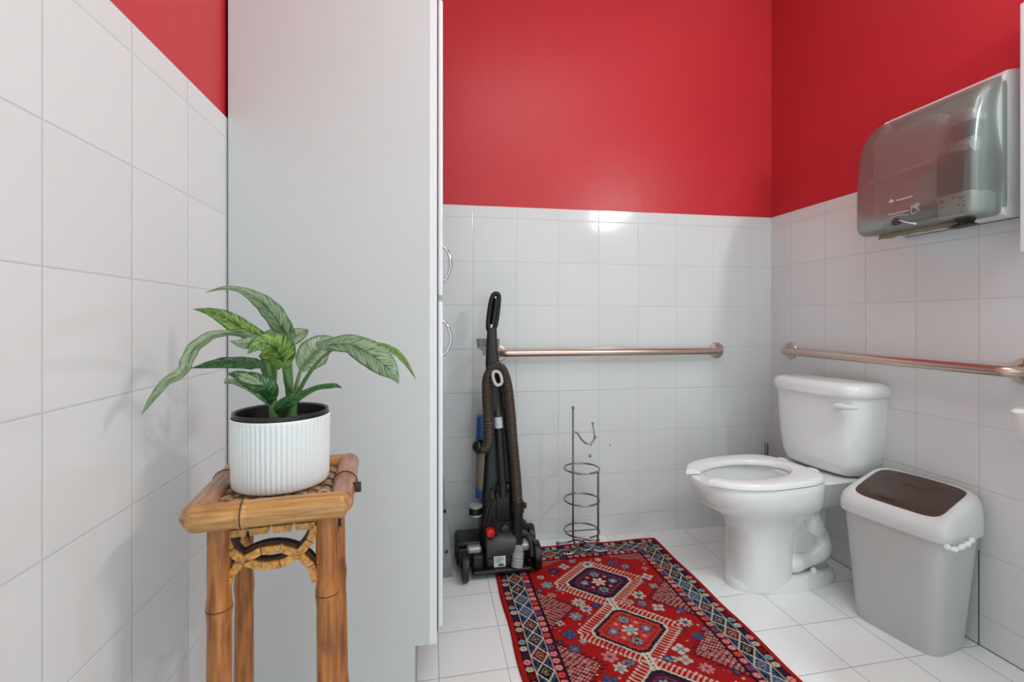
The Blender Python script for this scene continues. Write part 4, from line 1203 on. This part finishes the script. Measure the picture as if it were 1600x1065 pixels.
# sweep along y with rounded ends
ends = []
ny = 8
ysl = []
cmid = (1.455, 1.555)
re_ = .045
for k in range(ny + 1):
    a_ = PI / 2 * k / ny; ysl.append((DY0 - re_ + re_ * math.cos(a_), 1 - (1 - math.sin(a_)) * .0 if False else math.sin(a_)))
sect_list = [(DY0 - re_ * (1 - math.cos(a_)), 1 - .20 * (1 - math.sin(a_)) ** 2) for a_ in [PI / 2 * k / ny for k in range(ny + 1)]]
sect_near = [(DY1 + re_ * (1 - math.cos(a_)), 1 - .20 * (1 - math.sin(a_)) ** 2) for a_ in [PI / 2 * k / ny for k in range(ny, -1, -1)]]
rings = []
for yy, k in sect_list + sect_near:
    rings.append([Vector((cmid[0] + (x - cmid[0]) * k, yy, cmid[1] + (z - cmid[1]) * k)) for x, z in prof])
loft(bm, rings, True, True, closed=False)
bmesh.ops.recalc_face_normals(bm, faces=bm.faces)
bmesh.ops.solidify(bm, geom=bm.faces[:], thickness=.0025)
cov = obj('cover', bm, M['smoke'], dsp, smooth=50, world=True)
# white housing behind
bm = bmesh.new()
hp_ = [(XB, 1.350), (1.452, 1.350), (1.440, 1.40), (1.446, 1.50), (1.425, 1.60), (1.425, 1.68), (1.452, 1.762), (1.48, 1.778), (XB, 1.785)]
prism(bm, spl2(hp_, 3), 'y', DY0 - .002, DY0 - .012, bev=.003)
prism(bm, spl2(hp_, 3), 'y', DY1 + .002, DY1 + .012, bev=.003)
box(bm, XB - .10, XB, DY1 + .01, DY0 - .01, 1.352, 1.362); box(bm, XB - .07, XB, DY1 + .01, DY0 - .01, 1.765, 1.780)
box(bm, XB - .014, XB - .0005, DY1 + .01, DY0 - .01, 1.352, 1.78)
obj('housing', bm, M['housing'], dsp, smooth=40, world=True)
bm = bmesh.new(); box(bm, 1.366, 1.50, DY1 + .120, DY0 - .030, 1.408, 1.70, bev=.028, seg=4); obj('inner_shroud', bm, M['disp_inner'], dsp, world=True)
bm = bmesh.new(); cyl(bm, (1.354, DY0 - .040, 1.535), (1.354, DY1 + .120, 1.535), .0085, seg=14)
y_ = DY0 - .05
while y_ > DY1 + .13:
    cyl(bm, (1.354, y_, 1.535), (1.354, y_ - .005, 1.535), .0115, seg=14); y_ -= .012
obj('roller', bm, M['disp_grey'], dsp, world=True)
bm = bmesh.new(); box(bm, 1.36, 1.46, DY1 + .12, DY0 - .04, 1.395, 1.404, bev=.003); obj('tray', bm, M['black_matte'], dsp, world=True)
# drive side at the near end
ya, yb = DY1 + .015, DY1 + .115
bm = bmesh.new(); box(bm, 1.350, 1.46, ya + .004, yb, 1.425, 1.555, bev=.006); obj('gear_box', bm, M['disp_blue'], dsp, world=True)
bm = bmesh.new(); ym = (ya + yb) / 2
loft(bm, [[Vector((1.374 + dx, ym + .036 * kk * math.cos(t), 1.625 + .048 * kk * math.sin(t) + (.006 if math.sin(t) > 0 else 0))) for t in [2 * PI * q / 28 for q in range(28)]] for dx, kk in ((0.0, .85), (.004, 1), (.04, 1))])
arm = obj('roll_arm', bm, M['disp_blue'], dsp, world=True)
bm = bmesh.new()
loft(bm, [[Vector((1.371 + dx, ym + .040 * kk * math.cos(t), 1.636 + .046 * kk * math.sin(t))) for t in [PI * q / 20 for q in range(21)]] for dx, kk in ((0.0, .8), (.004, 1), (.05, 1))])
obj('arm_cap', bm, M['housing'], arm, world=True)
bm = bmesh.new(); cyl(bm, (1.368, ym, 1.625), (1.376, ym, 1.625), .010, bev=.002); obj('arm_pin', bm, M['disp_blue'], arm, world=True)
bm = bmesh.new()
kc = Vector((1.362, ya + .012, 1.560)); cyl(bm, kc, kc + Vector((0, -.004, 0)), .02, seg=24)
tube(bm, [kc + Vector((0, .03, 0)), kc + Vector((0, -.012, 0))], [.018, .021], 24)
for q in range(8):
    a_ = 2 * PI * q / 8; d_ = Vector((math.cos(a_), 0, math.sin(a_))); cyl(bm, kc + d_ * .019 + Vector((0, .01, 0)), kc + d_ * .021 + Vector((0, -.014, 0)), .0035, seg=8)
obj('feed_knob', bm, M['disp_inner'], dsp, world=True)
bm = bmesh.new(); box(bm, 1.345, 1.44, ya - .004, yb - .004, 1.352, 1.425, bev=.012, seg=4); cm_ = obj('control_module', bm, M['disp_inner'], dsp, world=True)
bm = bmesh.new(); cyl(bm, (1.3435, yb - .022, 1.405), (1.347, yb - .022, 1.405), .006, seg=14); o = obj('indicator', bm, M['led'], cm_, world=True)
for dy_, zz in ((.024, 1.388), (.055, 1.410), (.075, 1.405), (.085, 1.405), (.085, 1.392), (.085, 1.380), (.07, 1.384)):
    bm = bmesh.new(); cyl(bm, (1.3435, yb - dy_, zz), (1.346, yb - dy_, zz), .0024, seg=10); obj('button_dot', bm, M['black_matte'], cm_, world=True)
bm = bmesh.new(); prism(bm, [(ya + .02, 1.352), (ya + .06, 1.352), (ya + .045, 1.335), (ya + .075, 1.325), (ya + .01, 1.326), (ya + .03, 1.336)], 'x', 1.36, 1.40); obj('sensor_foot', bm, M['black_matte'], dsp, smooth=0, world=True)
# thumb opening
bm = bmesh.new(); c_ = Vector((1.3295, -.86, 1.372)); cyl(bm, c_, c_ + Vector((.004, 0, 0)), .013, seg=24); obj('thumb_slot', bm, M['bin_flap'], cov, world=True)
bm = bmesh.new(); tube(bm, spline([(1.328, -.875, 1.374), (1.327, -.90, 1.362), (1.327, -.93, 1.351)], 5), [.0012, .0012, .0012, .0014, .0016, .0018, .002, .0022, .0024, .003, .0035], 8); obj('paper_flick', bm, M['cap_white'], cov, world=True)
# lettering and marks on the cover
def text(body, size, y, z, parent, x=1.3302, rise=0.0, name='lettering'):
    cu = bpy.data.curves.new(name, 'FONT'); cu.body = body; cu.size = size; cu.extrude = .0002
    tmp = bpy.data.objects.new('tmp', cu); COL.objects.link(tmp)
    dg = bpy.context.evaluated_depsgraph_get(); me = bpy.data.meshes.new_from_object(tmp.evaluated_get(dg))
    bpy.data.objects.remove(tmp)
    R = Matrix(((0, 0, -1, x), (-1, 0, 0, y), (0, 1, 0, z), (0, 0, 0, 1)))
    me.transform(R)
    bm = bmesh.new(); bm.from_mesh(me)
    return obj(name, bm, M['cap_white'], parent, smooth=0, world=True)
text('Georgia-Pacific', .0092, -.862, 1.440, cov)
bm = bmesh.new()
def tri(bm, pts, x=1.3302):
    vs_ = [bm.verts.new((x, a, b)) for a, b in pts]; vs2 = [bm.verts.new((x + .0004, a, b)) for a, b in pts]
    bm.faces.new(vs_); bm.faces.new(list(reversed(vs2)))
yl, zl = -.836, 1.440
tri(bm, [(yl, zl), (yl - .008, zl + .012), (yl - .0105, zl + .0085), (yl - .0045, zl)])
tri(bm, [(yl - .009, zl + .0125), (yl - .019, zl), (yl - .0145, zl), (yl - .0068, zl + .010)])
tri(bm, [(yl - .0065, zl), (yl - .0095, zl + .0045), (yl - .0125, zl)])
obj('logo', bm, M['cap_white'], cov, smooth=0, world=True)
text('Activation de movement', .0072, -.832, 1.398, cov)
bm = bmesh.new()
hand = [[(-.912, 1.397), (-.914, 1.412), (-.917, 1.413), (-.920, 1.405), (-.928, 1.417)], [(-.922, 1.404), (-.933, 1.419)], [(-.926, 1.402), (-.937, 1.417)], [(-.929, 1.401), (-.940, 1.412)], [(-.928, 1.403), (-.936, 1.395), (-.940, 1.390)], [(-.918, 1.386), (-.928, 1.390), (-.936, 1.399)], [(-.912, 1.397), (-.914, 1.388), (-.918, 1.386)]]
for h_ in hand: tube(bm, spline([(1.3302, a, b) for a, b in h_], 4), .0006, 6)
tube(bm, spline([(1.3302, -.842, 1.388), (1.3302, -.87, 1.3915), (1.3302, -.905, 1.386)], 5), .0006, 6)
obj('hand_mark', bm, M['cap_white'], cov, world=True)
# paper hanging out
bm = bmesh.new()
n_ = 40; ra, rb_ = [], []
rows = []
for zi, (zz, xx) in enumerate(((1.375, 1.40), (1.352, 1.392), (1.340, 1.388), (1.331, 1.386))):
    rows.append([Vector((xx + .003 * math.sin(k * .9 + zi * .3) * zi / 3, -.745 + (-1.025 + .745) * k / n_, zz + (.0015 * math.sin(k * .7) if zi == 3 else 0))) for k in range(n_ + 1)])
loft(bm, rows, False, False, closed=False)
bmesh.ops.solidify(bm, geom=bm.faces[:], thickness=.0012)
tag(obj('paper_towel', bm, M['paper']), 'strip of brown paper towel hanging under the dispenser', 'paper towel')

# ================================================================== WALL CABINET EDGE, BASIN, LAMP (at the picture's right edge)
px_e = atx(1593.5, 200, 1.44)
wc = thing('mirror_cabinet', 'white-framed wall unit at the right edge beside the towel dispenser', 'wall cabinet', (XR, -1.5, 1.238))
yc0 = px_e.y
bm = bmesh.new(); box(bm, 1.452, XR, -1.98, yc0 - .004, 1.240, 1.93, bev=.002); obj('case', bm, M['cab_door'], wc, world=True)
bm = bmesh.new()
for (a0_, a1_, z0_, z1_) in ((yc0 - .018, yc0, 1.236, 1.934), (-1.985, -1.967, 1.236, 1.934), (-1.967, yc0 - .018, 1.236, 1.256), (-1.967, yc0 - .018, 1.914, 1.934)):
    box(bm, 1.438, 1.452, a0_, a1_, z0_, z1_, bev=.004)
obj('frame', bm, M['cab_door'], wc, world=True)
bm = bmesh.new(); box(bm, 1.446, 1.4515, -1.967, yc0 - .018, 1.256, 1.914); obj('mirror_glass', bm, M['chrome'], wc, world=True, smooth=0)

bas = thing('wash_basin', 'white basin corner at the right edge above the bin', 'basin', (XR, -1.5, 0))
ps = atx(1583, 650, 1.26)
bm = bmesh.new()
bx0 = 1.140; y_far = -1.262
def bring(z, gx, gy, n=44):
    return srect((XR + bx0) / 2 + gx / 2, y_far - .25, (XR - bx0) / 2 - gx / 2, .25 - gy, z, 5, n)
zt = .832
loft(bm, [bring(.62, .12, .14), bring(.69, .07, .08), bring(.715, .035, .04), bring(.735, .018, .022), bring(.77, .008, .010), bring(zt - .006, 0, 0), bring(zt, .006, .006), bring(zt, .05, .05), bring(zt - .02, .06, .06), bring(zt - .09, .12, .12)])
obj('bowl', bm, M['porcelain'], bas, world=True, smooth=60)

vl = thing('vanity_lamp', 'two-globe lamp on the right wall above the mirror', 'lamp', (XR, -1.97, 2.05))
bm = bmesh.new(); box(bm, XR - .014, XR + TP, -2.24, -1.70, 2.00, 2.10, bev=.006)
for x, y, z in LAMP_POS: cyl(bm, (XR, y, 2.06), (x + .03, y, 2.045), .012)
obj('back_plate', bm, M['lamp_metal'], vl, world=True)
mg, nt, b = newmat('lamp_glass'); b.inputs['Base Color'].default_value = (1, 1, 1, 1)
b.inputs['Emission Color'].default_value = (.86, 1, .99, 1); b.inputs['Emission Strength'].default_value = 165.0
for x, y, z in LAMP_POS:
    bm = bmesh.new(); ball(bm, (x, y, z), .052, 24); obj('globe', bm, mg, vl, world=True)
